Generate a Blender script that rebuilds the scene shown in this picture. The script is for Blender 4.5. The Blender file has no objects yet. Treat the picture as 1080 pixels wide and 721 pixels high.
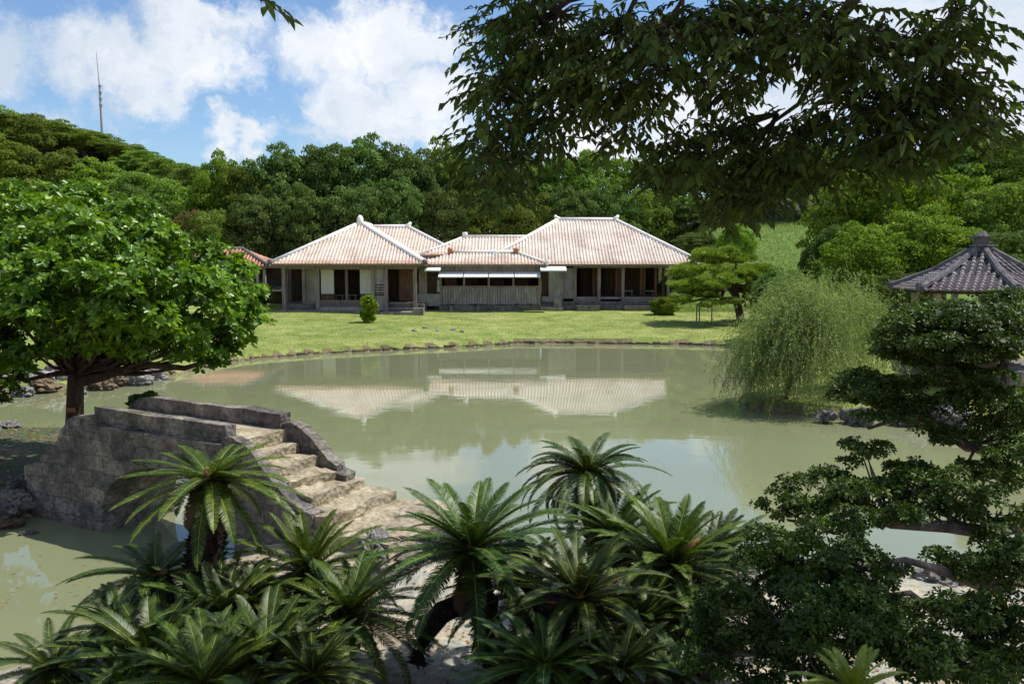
import bpy, math, random
import numpy as np
from mathutils import Vector, Matrix
random.seed(7); RNG = np.random.default_rng(7)
sc = bpy.context.scene
COL = sc.collection
R = math.radians

# ------------------------------------------------------------------ camera
CAMZ = 5.0; F = 900.0; PITCH = math.atan(85.5/900.0)
cam_d = bpy.data.cameras.new('camera'); cam_d.sensor_width = 36.0; cam_d.lens = 36.0*F/1080.0
cam_d.clip_start = 0.05; cam_d.clip_end = 3000
cam = bpy.data.objects.new('camera', cam_d); COL.objects.link(cam)
cam.location = (0, 0, CAMZ); cam.rotation_euler = (math.pi/2 - PITCH, 0, 0)
sc.camera = cam

# ------------------------------------------------------------------ light
SUN = Vector((0.46, 0.13, 0.87)).normalized()
sun_d = bpy.data.lights.new('sun', 'SUN'); sun_d.energy = 4.8; sun_d.angle = R(0.5); sun_d.color = (1.0, 0.955, 0.88)
sun = bpy.data.objects.new('sun', sun_d); COL.objects.link(sun)
sun.rotation_euler = (-SUN).to_track_quat('-Z', 'Y').to_euler()
sc.view_settings.view_transform = 'Standard'; sc.view_settings.look = 'None'
sc.view_settings.exposure = 0.22; sc.view_settings.gamma = 1.0
try:
    sc.cycles.max_bounces = 6; sc.cycles.transparent_max_bounces = 4; sc.cycles.diffuse_bounces = 3
    sc.cycles.glossy_bounces = 3; sc.cycles.transmission_bounces = 3
except Exception: pass

def ray(px, py):
    cx = (px-540)/F; cy = (360.5-py)/F
    s, c = math.sin(PITCH), math.cos(PITCH)
    return Vector((cx, c + cy*s, -s + cy*c))
def P(px, py, D):
    r = ray(px, py); return Vector((0, 0, CAMZ)) + r*(D/r.y)
def PZ(px, py, z):
    r = ray(px, py); return Vector((0, 0, CAMZ)) + r*((z-CAMZ)/r.z)

# world sky with clouds
w = bpy.data.worlds.new('World'); sc.world = w; w.use_nodes = True
nt = w.node_tree; N = nt.nodes; Lk = nt.links
for n in list(N): N.remove(n)
out = N.new('ShaderNodeOutputWorld'); bg = N.new('ShaderNodeBackground'); Lk.new(bg.outputs[0], out.inputs[0])
sky = N.new('ShaderNodeTexSky'); sky.sky_type = 'NISHITA'; sky.sun_disc = False
sky.sun_elevation = math.asin(SUN.z); sky.sun_rotation = math.atan2(SUN.x, SUN.y)
sky.air_density = 1.0; sky.dust_density = 0.6; sky.ozone_density = 1.6
bg.inputs['Strength'].default_value = 0.114
tc = N.new('ShaderNodeTexCoord')
def M(op, a, b=None, c=None, clamp=False):
    n = N.new('ShaderNodeMath'); n.operation = op; n.use_clamp = clamp
    for i, v in enumerate((a, b, c)):
        if v is None: continue
        if isinstance(v, (int, float)): n.inputs[i].default_value = v
        else: Lk.new(v, n.inputs[i])
    return n.outputs[0]
def VM(op, a, b=None):
    n = N.new('ShaderNodeVectorMath'); n.operation = op
    for i, v in enumerate((a, b)):
        if v is None: continue
        if isinstance(v, (tuple, Vector)): n.inputs[i].default_value = tuple(v)
        else: Lk.new(v, n.inputs[i])
    return n.outputs['Value'] if op in ('LENGTH', 'DOT_PRODUCT') else n.outputs[0]
def NOI(vec, scale, det, rough=0.55, col=False):
    n = N.new('ShaderNodeTexNoise'); n.inputs['Scale'].default_value = scale; n.inputs['Detail'].default_value = det
    n.inputs['Roughness'].default_value = rough; Lk.new(vec, n.inputs['Vector'])
    return n.outputs['Color'] if col else n.outputs['Fac']
d0 = tc.outputs['Generated']
warp = VM('MULTIPLY', VM('SUBTRACT', NOI(d0, 9.0, 7, 0.66, True), (0.5, 0.5, 0.5)), (0.18, 0.18, 0.15))
dd = VM('ADD', d0, warp)
blobs = [(160, 62, 130, 56, .95), (215, 25, 120, 34, .7), (330, 60, 90, 60, .9), (410, 35, 110, 55, .9), (375, 112, 105, 48, 1.0),
         (245, 148, 62, 24, .75), (478, 95, 70, 60, .85), (5, 60, 60, 60, .8), (60, 135, 90, 40, .30), (135, 132, 30, 12, .4),
         (1065, 80, 110, 130, 1.1), (960, 40, 100, 60, .9), (770, 130, 130, 80, 1.0), (640, 150, 90, 40, .75), (600, 70, 90, 60, .6), (860, 90, 90, 70, .8),
         (330, 150, 80, 26, .5), (440, 140, 110, 30, .7)]
tot = None
for (bx, by, rx, ry, amp) in blobs:
    c = ray(bx, by).normalized()
    df = VM('SUBTRACT', dd, c)
    df = VM('MULTIPLY', df, (F/rx, F/rx, F/ry))
    v = M('SUBTRACT', 1.0, VM('LENGTH', df), clamp=True)
    v = M('MULTIPLY', v, amp*1.5)
    tot = v if tot is None else M('MAXIMUM', tot, v)
fine = NOI(dd, 9.0, 8, 0.62)
dens = M('ADD', tot, M('MULTIPLY', M('SUBTRACT', fine, 0.52), 1.7))
# clouds over the rest of the dome
sepd = N.new('ShaderNodeSeparateXYZ'); Lk.new(d0, sepd.inputs[0])
up = M('ADD', M('ABSOLUTE', sepd.outputs['Z']), 0.18)
cmb = N.new('ShaderNodeCombineXYZ'); Lk.new(M('DIVIDE', sepd.outputs['X'], up), cmb.inputs[0]); Lk.new(M('DIVIDE', sepd.outputs['Y'], up), cmb.inputs[1])
far_c = M('MULTIPLY', M('SUBTRACT', NOI(cmb.outputs[0], 1.6, 7, 0.6), 0.44), 4.0)
hi = N.new('ShaderNodeMapRange'); Lk.new(sepd.outputs['Z'], hi.inputs['Value']); hi.inputs['From Min'].default_value = 0.29; hi.inputs['From Max'].default_value = 0.40
behind = N.new('ShaderNodeMapRange'); Lk.new(sepd.outputs['Y'], behind.inputs['Value']); behind.inputs['From Min'].default_value = 0.75; behind.inputs['From Max'].default_value = 0.6
mk = M('MAXIMUM', hi.outputs[0], behind.outputs[0])
dens = M('ADD', dens, M('MULTIPLY', far_c, mk))
cov = N.new('ShaderNodeMapRange'); cov.interpolation_type = 'SMOOTHSTEP'; Lk.new(dens, cov.inputs['Value'])
cov.inputs['From Min'].default_value = 0.10; cov.inputs['From Max'].default_value = 0.82
cr = N.new('ShaderNodeMix'); cr.data_type = 'RGBA'
shade = N.new('ShaderNodeMapRange'); Lk.new(NOI(dd, 5.0, 7, 0.6), shade.inputs['Value']); shade.inputs['From Min'].default_value = 0.35; shade.inputs['From Max'].default_value = 0.62
Lk.new(shade.outputs[0], cr.inputs['Factor'])
cr.inputs['A'].default_value = (4.7, 5.4, 6.3, 1); cr.inputs['B'].default_value = (7.9, 8.0, 8.2, 1)
mx = N.new('ShaderNodeMix'); mx.data_type = 'RGBA'
Lk.new(M('MULTIPLY', cov.outputs[0], 0.94), mx.inputs['Factor'])
skm = N.new('ShaderNodeMix'); skm.data_type = 'RGBA'; skm.blend_type = 'MULTIPLY'; skm.inputs['Factor'].default_value = 1
Lk.new(sky.outputs[0], skm.inputs['A']); skm.inputs['B'].default_value = (0.86, 1.0, 1.14, 1)
Lk.new(skm.outputs['Result'], mx.inputs['A']); Lk.new(cr.outputs['Result'], mx.inputs['B'])
Lk.new(mx.outputs['Result'], bg.inputs['Color'])

# ------------------------------------------------------------------ helpers: objects
def link(o, parent=None):
    COL.objects.link(o)
    if parent: o.parent = parent
    return o
def tag(o, label=None, cat=None, group=None, kind=None):
    if label: o['label'] = label
    if cat: o['category'] = cat
    if group: o['group'] = group
    if kind: o['kind'] = kind
    return o
def empty(name, loc, label, cat, group=None, rz=0):
    o = bpy.data.objects.new(name, None); link(o); o.location = loc; o.rotation_euler = (0, 0, rz)
    o.empty_display_size = 0.3
    return tag(o, label, cat, group)
class MB:
    def __init__(s): s.v = []; s.f = []; s.m = []; s.uv = None
    def add(s, vs, fs, mi=0):
        b = len(s.v); s.v += [tuple(q) for q in vs]
        s.f += [tuple(b+i for i in f) for f in fs]; s.m += [mi]*len(fs)
    def box(s, x0, x1, y0, y1, z0, z1, mi=0):
        s.add([(x0,y0,z0),(x1,y0,z0),(x1,y1,z0),(x0,y1,z0),(x0,y0,z1),(x1,y0,z1),(x1,y1,z1),(x0,y1,z1)],
              [(0,3,2,1),(4,5,6,7),(0,1,5,4),(1,2,6,5),(2,3,7,6),(3,0,4,7)], mi)
    def prism(s, poly, o, a, b, thick, mi=0):
        """poly in (p,q) along axes a and b from o, extruded by vector thick"""
        n = len(poly); lo = [o + a*p + b*q for p, q in poly]; hi_ = [v + thick for v in lo]
        s.add(lo + hi_, [tuple(range(n))[::-1], tuple(range(n, 2*n))] + [(i, (i+1) % n, n+(i+1) % n, n+i) for i in range(n)], mi)
    def tube(s, pts, rad, seg=8, mi=0, caps=True, squash=1.0, jit=0.0):
        pts = [Vector(p) for p in pts]; n = len(pts); b = len(s.v)
        for i, p in enumerate(pts):
            t = (pts[min(i+1, n-1)] - pts[max(i-1, 0)])
            if t.length < 1e-6: t = Vector((0, 0, 1))
            t.normalize()
            ref = Vector((0, 0, 1)) if abs(t.z) < 0.9 else Vector((1, 0, 0))
            u = t.cross(ref).normalized(); v = t.cross(u).normalized()
            r = rad[i] if isinstance(rad, (list, tuple)) else rad
            for k in range(seg):
                an = 2*math.pi*k/seg; rr = r*(1 + (random.uniform(-jit, jit) if jit else 0))
                s.v.append(tuple(p + u*math.cos(an)*rr + v*math.sin(an)*rr*squash))
        for i in range(n-1):
            for k in range(seg):
                a0 = b+i*seg+k; a1 = b+i*seg+(k+1) % seg
                s.f.append((a0, a1, a1+seg, a0+seg)); s.m.append(mi)
        if caps:
            s.f.append(tuple(b+k for k in range(seg))[::-1]); s.m.append(mi)
            s.f.append(tuple(b+(n-1)*seg+k for k in range(seg))); s.m.append(mi)
    def build(s, name, mats, parent=None, smooth=False, off=None):
        me = bpy.data.meshes.new(name)
        vs = s.v
        if off is not None: vs = [(a-off[0], b-off[1], c-off[2]) for a, b, c in vs]
        me.from_pydata(vs, [], s.f)
        if not isinstance(mats, (list, tuple)): mats = [mats]
        for m in mats: me.materials.append(m)
        if len(mats) > 1: me.polygons.foreach_set('material_index', s.m)
        if smooth: me.polygons.foreach_set('use_smooth', [True]*len(s.f))
        if s.uv:
            l = me.uv_layers.new(name='UVMap'); l.data.foreach_set('uv', s.uv)
        me.update()
        return link(bpy.data.objects.new(name, me), parent)

def np_mesh(name, V, Fq, mats, midx=None, smooth=False):
    """V (n,3), Fq (m,4) quads"""
    me = bpy.data.meshes.new(name)
    V = np.ascontiguousarray(V, dtype=np.float32); Fq = np.ascontiguousarray(Fq, dtype=np.int32)
    me.vertices.add(len(V)); me.vertices.foreach_set('co', V.ravel())
    k = Fq.shape[1]
    me.loops.add(Fq.size); me.loops.foreach_set('vertex_index', Fq.ravel())
    me.polygons.add(len(Fq)); me.polygons.foreach_set('loop_start', np.arange(len(Fq), dtype=np.int32)*k)
    me.polygons.foreach_set('loop_total', np.full(len(Fq), k, dtype=np.int32))
    for m in (mats if isinstance(mats, (list, tuple)) else [mats]): me.materials.append(m)
    if midx is not None: me.polygons.foreach_set('material_index', np.ascontiguousarray(midx, dtype=np.int32))
    if smooth: me.polygons.foreach_set('use_smooth', np.ones(len(Fq), dtype=bool))
    me.update(calc_edges=True); me.validate()
    return me
def nrm(a): return a/np.maximum(np.linalg.norm(a, axis=1, keepdims=True), 1e-9)
def rnd_dir(n, rng=RNG): return nrm(rng.normal(size=(n, 3)))
def diamonds(c, d, n, L, W):
    """one 4-vertex leaf each"""
    d = nrm(d); s_ = nrm(np.cross(d, n)); L = np.broadcast_to(np.asarray(L, float), (len(c),))[:, None]; W = np.broadcast_to(np.asarray(W, float), (len(c),))[:, None]
    V = np.stack([c, c + d*L*0.45 + s_*W*.5, c + d*L, c + d*L*0.45 - s_*W*.5], 1).reshape(-1, 3)
    return V, np.arange(len(V)).reshape(-1, 4)
def folded(c, d, n, L, W, fold=0.25, wide=(0.3, 0.68), droop=0.0, tip=0.72):
    """6-vertex leaf folded on its midrib"""
    d = nrm(d); s_ = nrm(np.cross(d, n)); nn = nrm(np.cross(s_, d))
    L = np.broadcast_to(np.asarray(L, float), (len(c),))[:, None]; W = np.broadcast_to(np.asarray(W, float), (len(c),))[:, None]
    upv = nn*W*fold; dz = np.array([[0, 0, -1.0]])*L*droop
    a = c; t = c + d*L + dz
    l1 = c + d*L*wide[0] + s_*W*.5 + upv; r1 = c + d*L*wide[0] - s_*W*.5 + upv
    l2 = c + d*L*wide[1] + s_*W*.5*tip + upv*tip + dz*.45; r2 = c + d*L*wide[1] - s_*W*.5*tip + upv*tip + dz*.45
    V = np.stack([a, l1, l2, t, r2, r1], 1).reshape(-1, 3)
    b = np.arange(len(c))*6
    Fq = np.concatenate([np.stack([b, b+3, b+2, b+1], 1), np.stack([b, b+5, b+4, b+3], 1)])
    return V, Fq
def cat(parts):
    Vs, Fs, Ms = [], [], []; o = 0
    for i, (V, Fq, m) in enumerate(parts):
        Vs.append(V); Fs.append(Fq+o); Ms.append(np.full(len(Fq), m)); o += len(V)
    return np.concatenate(Vs), np.concatenate(Fs), np.concatenate(Ms)

# ------------------------------------------------------------------ helpers: materials
def newmat(name):
    m = bpy.data.materials.new(name); m.use_nodes = True
    nt = m.node_tree; return m, nt, nt.nodes['Principled BSDF']
def ramp(nt, fac, cols, pos=None):
    r = nt.nodes.new('ShaderNodeValToRGB'); nt.links.new(fac, r.inputs[0])
    el = r.color_ramp.elements
    while len(el) < len(cols): el.new(0.5)
    for i, c in enumerate(cols):
        el[i].position = pos[i] if pos else i/(len(cols)-1); el[i].color = (*c, 1)
    return r.outputs[0]
def noise(nt, scale, det=5, rough=0.6, vec=None, dist=0.0, out='Fac'):
    n = nt.nodes.new('ShaderNodeTexNoise'); n.inputs['Scale'].default_value = scale; n.inputs['Detail'].default_value = det
    n.inputs['Roughness'].default_value = rough; n.inputs['Distortion'].default_value = dist
    if vec is None:
        t = nt.nodes.new('ShaderNodeTexCoord'); vec = t.outputs['Object']
    nt.links.new(vec, n.inputs['Vector']); return n.outputs[out]
def mixc(nt, fac, a, b, mode='MIX'):
    n = nt.nodes.new('ShaderNodeMix'); n.data_type = 'RGBA'; n.blend_type = mode
    if isinstance(fac, (int, float)): n.inputs['Factor'].default_value = fac
    else: nt.links.new(fac, n.inputs['Factor'])
    for k, v in (('A', a), ('B', b)):
        if isinstance(v, tuple): n.inputs[k].default_value = (*v, 1)
        else: nt.links.new(v, n.inputs[k])
    return n.outputs['Result']
def bump(nt, bsdf, h, strength=0.5, dist=0.02):
    b = nt.nodes.new('ShaderNodeBump'); b.inputs['Strength'].default_value = strength; b.inputs['Distance'].default_value = dist
    nt.links.new(h, b.inputs['Height']); nt.links.new(b.outputs[0], bsdf.inputs['Normal'])
def scaled(nt, sx, sy, sz, src='Object'):
    t = nt.nodes.new('ShaderNodeTexCoord'); m = nt.nodes.new('ShaderNodeMapping'); m.inputs['Scale'].default_value = (sx, sy, sz)
    nt.links.new(t.outputs[src], m.inputs[0]); return m.outputs[0]

def leaf_mat(name, cols, pos=None, trans=0.3, rough=0.45, spec=0.35, nscale=0.0, transcol=None):
    """cols: dark to light, picked per leaf; nscale adds patches of new and old growth"""
    m, nt, b = newmat(name)
    g = nt.nodes.new('ShaderNodeNewGeometry'); oi = nt.nodes.new('ShaderNodeObjectInfo')
    f = g.outputs['Random Per Island']
    ma = nt.nodes.new('ShaderNodeMath'); ma.operation = 'MULTIPLY_ADD'; nt.links.new(f, ma.inputs[0]); ma.inputs[1].default_value = 0.6
    if nscale:
        mr = nt.nodes.new('ShaderNodeMapRange'); nt.links.new(noise(nt, nscale, 2), mr.inputs[0]); mr.inputs['From Min'].default_value = .35; mr.inputs['From Max'].default_value = .65
        mr.inputs['To Max'].default_value = 0.4; nt.links.new(mr.outputs[0], ma.inputs[2])
    else:
        ma.inputs[2].default_value = 0.2
    c = ramp(nt, ma.outputs[0], cols, pos)
    hs = nt.nodes.new('ShaderNodeHueSaturation'); nt.links.new(c, hs.inputs['Color'])
    mh = nt.nodes.new('ShaderNodeMapRange'); nt.links.new(oi.outputs['Random'], mh.inputs[0]); mh.inputs['To Min'].default_value = 0.72; mh.inputs['To Max'].default_value = 1.3
    nt.links.new(mh.outputs[0], hs.inputs['Value'])
    m2 = nt.nodes.new('ShaderNodeMapRange'); nt.links.new(oi.outputs['Random'], m2.inputs[0]); m2.inputs['To Min'].default_value = 0.485; m2.inputs['To Max'].default_value = 0.515
    nt.links.new(m2.outputs[0], hs.inputs['Hue'])
    c = hs.outputs[0]
    nt.links.new(c, b.inputs['Base Color']); b.inputs['Roughness'].default_value = rough; b.inputs['Specular IOR Level'].default_value = spec
    if trans > 0:
        t = nt.nodes.new('ShaderNodeBsdfTranslucent'); tcol = mixc(nt, 1.0, c, (transcol or (1.3, 1.45, 0.5)), 'MULTIPLY'); nt.links.new(tcol, t.inputs['Color'])
        ms = nt.nodes.new('ShaderNodeMixShader'); ms.inputs[0].default_value = trans
        nt.links.new(b.outputs[0], ms.inputs[1]); nt.links.new(t.outputs[0], ms.inputs[2])
        nt.links.new(ms.outputs[0], nt.nodes['Material Output'].inputs[0])
    return m
def bark_mat(name, a, b_, scale=8, rough=0.9):
    m, nt, b = newmat(name); v = scaled(nt, 1, 1, 0.25)
    n = noise(nt, scale, 7, 0.7, v); nt.links.new(ramp(nt, n, [a, b_], [.35, .65]), b.inputs['Base Color'])
    b.inputs['Roughness'].default_value = rough; b.inputs['Specular IOR Level'].default_value = 0.2; bump(nt, b, n, 0.9, 0.03); return m
def stone_mat(name, dark, mid, light, scale=3.0, moss=0.0, bstr=0.8, pits=True, spot=0.55):
    m, nt, b = newmat(name)
    n1 = noise(nt, scale, 9, 0.68); n2 = noise(nt, scale*5.5, 6, 0.7)
    c = ramp(nt, n1, [dark, mid, light], [.3, .5, .72])
    c2 = ramp(nt, n2, [(.35, .35, .36), (1, 1, 1)], [.36, .60])
    c = mixc(nt, spot, c, c2, 'MULTIPLY')
    if moss:
        n3 = noise(nt, scale*.55, 4, 0.6); f = nt.nodes.new('ShaderNodeMapRange'); nt.links.new(n3, f.inputs[0]); f.inputs['From Min'].default_value = .52; f.inputs['From Max'].default_value = .7; f.inputs['To Max'].default_value = moss
        c = mixc(nt, f.outputs[0], c, (0.055, 0.075, 0.02))
    nt.links.new(c, b.inputs['Base Color']); b.inputs['Roughness'].default_value = 0.92; b.inputs['Specular IOR Level'].default_value = 0.15
    h = n2
    if pits:
        vo = nt.nodes.new('ShaderNodeTexVoronoi'); vo.inputs['Scale'].default_value = scale*7; t = nt.nodes.new('ShaderNodeTexCoord'); nt.links.new(t.outputs['Object'], vo.inputs['Vector'])
        ad = nt.nodes.new('ShaderNodeMath'); ad.operation = 'ADD'; nt.links.new(n2, ad.inputs[0]); nt.links.new(vo.outputs['Distance'], ad.inputs[1]); h = ad.outputs[0]
    bump(nt, b, h, bstr, 0.04); return m
def wood_mat(name, a, b_, c_, vscale=(9, 9, .5), rough=.85):
    m, nt, b = newmat(name); v = scaled(nt, *vscale)
    n = noise(nt, 2.0, 6, .65, v); n2 = noise(nt, 0.9, 4, .6)
    c = ramp(nt, n, [a, b_, c_], [.3, .5, .7]); c = mixc(nt, .6, c, ramp(nt, n2, [(.55, .55, .57), (1, 1, 1)], [.35, .6]), 'MULTIPLY')
    nt.links.new(c, b.inputs['Base Color']); b.inputs['Roughness'].default_value = rough; b.inputs['Specular IOR Level'].default_value = .2; return m
def flat_mat(name, col, rough=.8, var=.25, scale=2.0):
    m, nt, b = newmat(name); n = noise(nt, scale, 6, .65)
    nt.links.new(ramp(nt, n, [tuple(x*(1-var) for x in col), col, tuple(min(1, x*(1+var*.6)) for x in col)], [.3, .5, .7]), b.inputs['Base Color'])
    b.inputs['Roughness'].default_value = rough; b.inputs['Specular IOR Level'].default_value = .25; return m
def tile_mat(name, tile, tile2, plaster, cover, seg=0.28):
    """UV in metres: u along the eave, v up the slope; lime plaster between and over the tiles"""
    m, nt, b = newmat(name); uv = nt.nodes.new('ShaderNodeTexCoord').outputs['UV']
    sep = nt.nodes.new('ShaderNodeSeparateXYZ'); nt.links.new(uv, sep.inputs[0])
    def mm(op, a, bb):
        n = nt.nodes.new('ShaderNodeMath'); n.operation = op
        for i, q in enumerate((a, bb)):
            if isinstance(q, (int, float)): n.inputs[i].default_value = q
            else: nt.links.new(q, n.inputs[i])
        return n.outputs[0]
    fr = mm('FRACT', mm('DIVIDE', sep.outputs['Y'], seg), 0)
    n1 = noise(nt, 9, 4, .7); n2 = noise(nt, .55, 5, .65)
    band = nt.nodes.new('ShaderNodeMapRange'); nt.links.new(mm('ADD', mm('ABSOLUTE', mm('SUBTRACT', fr, .5), 0), mm('MULTIPLY', mm('SUBTRACT', n1, .5), .7)), band.inputs[0])
    band.inputs['From Min'].default_value = .16; band.inputs['From Max'].default_value = .42
    cov_ = mm('ADD', mm('MULTIPLY', band.outputs[0], .8), cover)
    tcol = ramp(nt, n1, [tile, tile2], [.4, .6])
    mxx = nt.nodes.new('ShaderNodeMapRange'); nt.links.new(cov_, mxx.inputs[0]); mxx.clamp = True
    edge = nt.nodes.new('ShaderNodeMapRange'); nt.links.new(sep.outputs['Y'], edge.inputs[0]); edge.inputs['From Min'].default_value = .30; edge.inputs['From Max'].default_value = .62
    c = mixc(nt, mm('MULTIPLY', mxx.outputs[0], edge.outputs[0]), tcol, plaster)
    c = mixc(nt, .75, c, ramp(nt, n2, [(.62, .57, .54), (.88, .85, .83), (1, 1, 1)], [.34, .5, .62]), 'MULTIPLY'); c = mixc(nt, .32, c, ramp(nt, noise(nt, 2.6, 6, .75), [(.45, .42, .40), (1, 1, 1)], [.36, .52]), 'MULTIPLY')
    nt.links.new(c, b.inputs['Base Color']); b.inputs['Roughness'].default_value = .85; b.inputs['Specular IOR Level'].default_value = .2; bump(nt, b, n1, .4, .02); return m

MT = {}
MT['bridge_dark'] = stone_mat('weathered_coral_limestone', (.085, .078, .074), (.21, .19, .172), (.52, .46, .38), 1.9, moss=.55, spot=.75)
def add_joints(m):
    nt = m.node_tree; b = nt.nodes['Principled BSDF']; t = nt.nodes.new('ShaderNodeTexCoord'); mp = nt.nodes.new('ShaderNodeMapping'); mp.inputs['Rotation'].default_value = (0, 0, math.atan2(.493, .87))
    nt.links.new(t.outputs['Object'], mp.inputs[0]); wv = nt.nodes.new('ShaderNodeVectorMath'); wv.operation = 'MULTIPLY_ADD'; nt.links.new(noise(nt, 1.7, 4, .6, out='Color'), wv.inputs[0]); wv.inputs[1].default_value = (.22, .22, .22); nt.links.new(mp.outputs[0], wv.inputs[2])
    sp = nt.nodes.new('ShaderNodeSeparateXYZ'); nt.links.new(wv.outputs[0], sp.inputs[0]); cb = nt.nodes.new('ShaderNodeCombineXYZ'); nt.links.new(sp.outputs['X'], cb.inputs[0]); nt.links.new(sp.outputs['Z'], cb.inputs[1])
    br_ = nt.nodes.new('ShaderNodeTexBrick'); nt.links.new(cb.outputs[0], br_.inputs['Vector']); br_.inputs['Scale'].default_value = 1; br_.inputs['Brick Width'].default_value = .62; br_.inputs['Row Height'].default_value = .31; br_.inputs['Mortar Size'].default_value = .012; br_.inputs['Mortar Smooth'].default_value = .6
    br_.inputs['Color1'].default_value = (.72, .72, .74, 1); br_.inputs['Color2'].default_value = (1.15, 1.08, 1.0, 1); br_.inputs['Mortar'].default_value = (.38, .37, .36, 1)
    src = b.inputs['Base Color'].links[0].from_socket; nt.links.new(mixc(nt, .8, src, br_.outputs['Color'], 'MULTIPLY'), b.inputs['Base Color'])
add_joints(MT['bridge_dark'])
MT['bridge_light'] = stone_mat('worn_step_limestone', (.20, .165, .11), (.42, .355, .245), (.54, .475, .34), 1.5, moss=.25, bstr=.8, spot=.6)
MT['rock'] = stone_mat('grey_shore_rock', (.10, .095, .09), (.34, .32, .30), (.62, .59, .55), 2.6, moss=.2, bstr=1)
MT['rock_brown'] = stone_mat('brown_shore_rock', (.10, .07, .045), (.26, .19, .12), (.42, .35, .25), 2.6, moss=.3, bstr=1)
MT['podium'] = stone_mat('podium_stone', (.08, .07, .06), (.19, .17, .145), (.36, .32, .27), 2.5, bstr=.5)
MT['step_stone'] = stone_mat('house_step_stone', (.14, .13, .11), (.27, .25, .21), (.42, .39, .33), 2.5, bstr=.5)
MT['roof'] = [tile_mat('red_channel_tile', (.40, .26, .18), (.54, .41, .32), (.68, .60, .52), -.05), tile_mat('plastered_cover_tile', (.50, .30, .20), (.68, .52, .42), (.80, .745, .67), .50)]
MT['roof_fine'] = [tile_mat('fine_channel_tile', (.46, .33, .25), (.60, .50, .42), (.74, .67, .60), .15), tile_mat('fine_cover_tile', (.54, .37, .27), (.70, .57, .48), (.80, .745, .68), .48)]
MT['roof_red'] = [tile_mat('bare_red_channel', (.20, .07, .045), (.30, .12, .08), (.45, .3, .24), -.45), tile_mat('bare_red_tile', (.42, .17, .10), (.55, .28, .19), (.66, .50, .42), -.25)]
MT['roof_grey'] = [tile_mat('grey_channel_tile', (.04, .038, .04), (.08, .075, .08), (.17, .16, .16), -.5, .24), tile_mat('grey_tile', (.13, .12, .125), (.24, .22, .225), (.40, .37, .36), -.30, .24)]
MT['plaster'] = flat_mat('lime_plaster', (.82, .775, .72), .88, .22, 2)
MT['eave_end'] = flat_mat('eave_tile_ends', (.42, .20, .11), .85, .4, 9)
MT['grey_plaster'] = stone_mat('grey_ridge_mortar', (.09, .085, .09), (.19, .18, .18), (.33, .31, .30), 4, bstr=.6)
MT['wood_grey'] = wood_mat('silvered_wood', (.14, .108, .090), (.285, .225, .190), (.44, .36, .31))
MT['wood_board'] = wood_mat('silvered_boards', (.15, .125, .112), (.34, .295, .27), (.56, .50, .47), (11, 11, .5))
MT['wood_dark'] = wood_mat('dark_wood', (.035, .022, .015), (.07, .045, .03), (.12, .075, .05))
MT['wood_red'] = wood_mat('reddish_wood', (.10, .05, .03), (.19, .10, .06), (.28, .16, .10))
MT['wood_light'] = wood_mat('pale_wood', (.30, .26, .19), (.44, .39, .30), (.55, .50, .40))
MT['paper'] = flat_mat('paper_panel', (.84, .78, .70), .9, .08, 4)
MT['awning'] = flat_mat('pale_awning_boards', (.72, .71, .66), .8, .12, 5)
MT['steel'] = flat_mat('mast_steel', (.42, .40, .40), .5, .1, 1)
MT['bark'] = bark_mat('brown_bark', (.025, .017, .012), (.10, .07, .05))
MT['bark_grey'] = bark_mat('grey_bark', (.06, .05, .045), (.24, .20, .17))
MT['bark_pine'] = bark_mat('pine_bark', (.05, .035, .028), (.17, .12, .09))
MT['cycad_trunk'] = bark_mat('cycad_stub_trunk', (.012, .009, .007), (.060, .040, .030), 20)
MT['cycad_red'] = bark_mat('cycad_reddish_stubs', (.035, .018, .012), (.14, .070, .045), 20)
MT['cone'] = bark_mat('cycad_cone_scales', (.22, .10, .045), (.42, .23, .11), 40)
G = leaf_mat
MT['l_for1'] = G('forest_leaf', [(.064, .108, .016), (.145, .212, .034), (.265, .335, .062)], nscale=.35, rough=.75, spec=.1)
MT['l_for2'] = G('forest_leaf_dark', [(.044, .084, .022), (.098, .156, .040), (.195, .260, .066)], nscale=.35, rough=.75, spec=.1)
MT['l_for3'] = G('forest_leaf_bright', [(.075, .125, .012), (.150, .225, .022), (.255, .35, .045)], nscale=.35, rough=.7, spec=.12)
MT['l_twig'] = G('sparse_tree_leaf', [(.12, .11, .035), (.20, .18, .06), (.28, .22, .08)], nscale=.35, rough=.7, spec=.12)
MT['l_broad'] = G('broad_tree_leaf', [(.035, .080, .006), (.095, .180, .012), (.230, .350, .028)], trans=.3, rough=.36, spec=.4, nscale=.8, transcol=(1.5, 1.4, .4))
MT['l_over'] = G('overhang_leaf', [(.040, .082, .020), (.088, .150, .034), (.175, .265, .055)], trans=.40, rough=.5, spec=.25, nscale=1.2)
MT['l_box'] = G('glossy_shrub_leaf', [(.026, .055, .010), (.056, .105, .018), (.130, .210, .032)], trans=.22, rough=.45, spec=.2, nscale=1.5)
MT['l_willow'] = G('willow_leaf', [(.13, .19, .065), (.24, .31, .11), (.40, .45, .19)], trans=.3, nscale=.6, rough=.6, spec=.15)
MT['l_pine'] = G('pine_needles', [(.10, .145, .018), (.22, .29, .040), (.35, .41, .08)], trans=.2, nscale=.9, rough=.6, spec=.15)
MT['l_bush'] = G('lawn_bush_leaf', [(.12, .19, .015), (.22, .34, .028), (.34, .47, .05)], trans=.3, nscale=2, rough=.6, spec=.15)
MT['l_cyc'] = G('cycad_leaflet', [(.014, .034, .005), (.034, .068, .009), (.095, .140, .018)], trans=.1, rough=.42, spec=.28, nscale=1.2)
MT['l_cyc_b'] = G('cycad_leaflet_bright', [(.022, .050, .005), (.058, .105, .010), (.165, .215, .024)], trans=.18, rough=.42, spec=.28, nscale=1.2)
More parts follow.
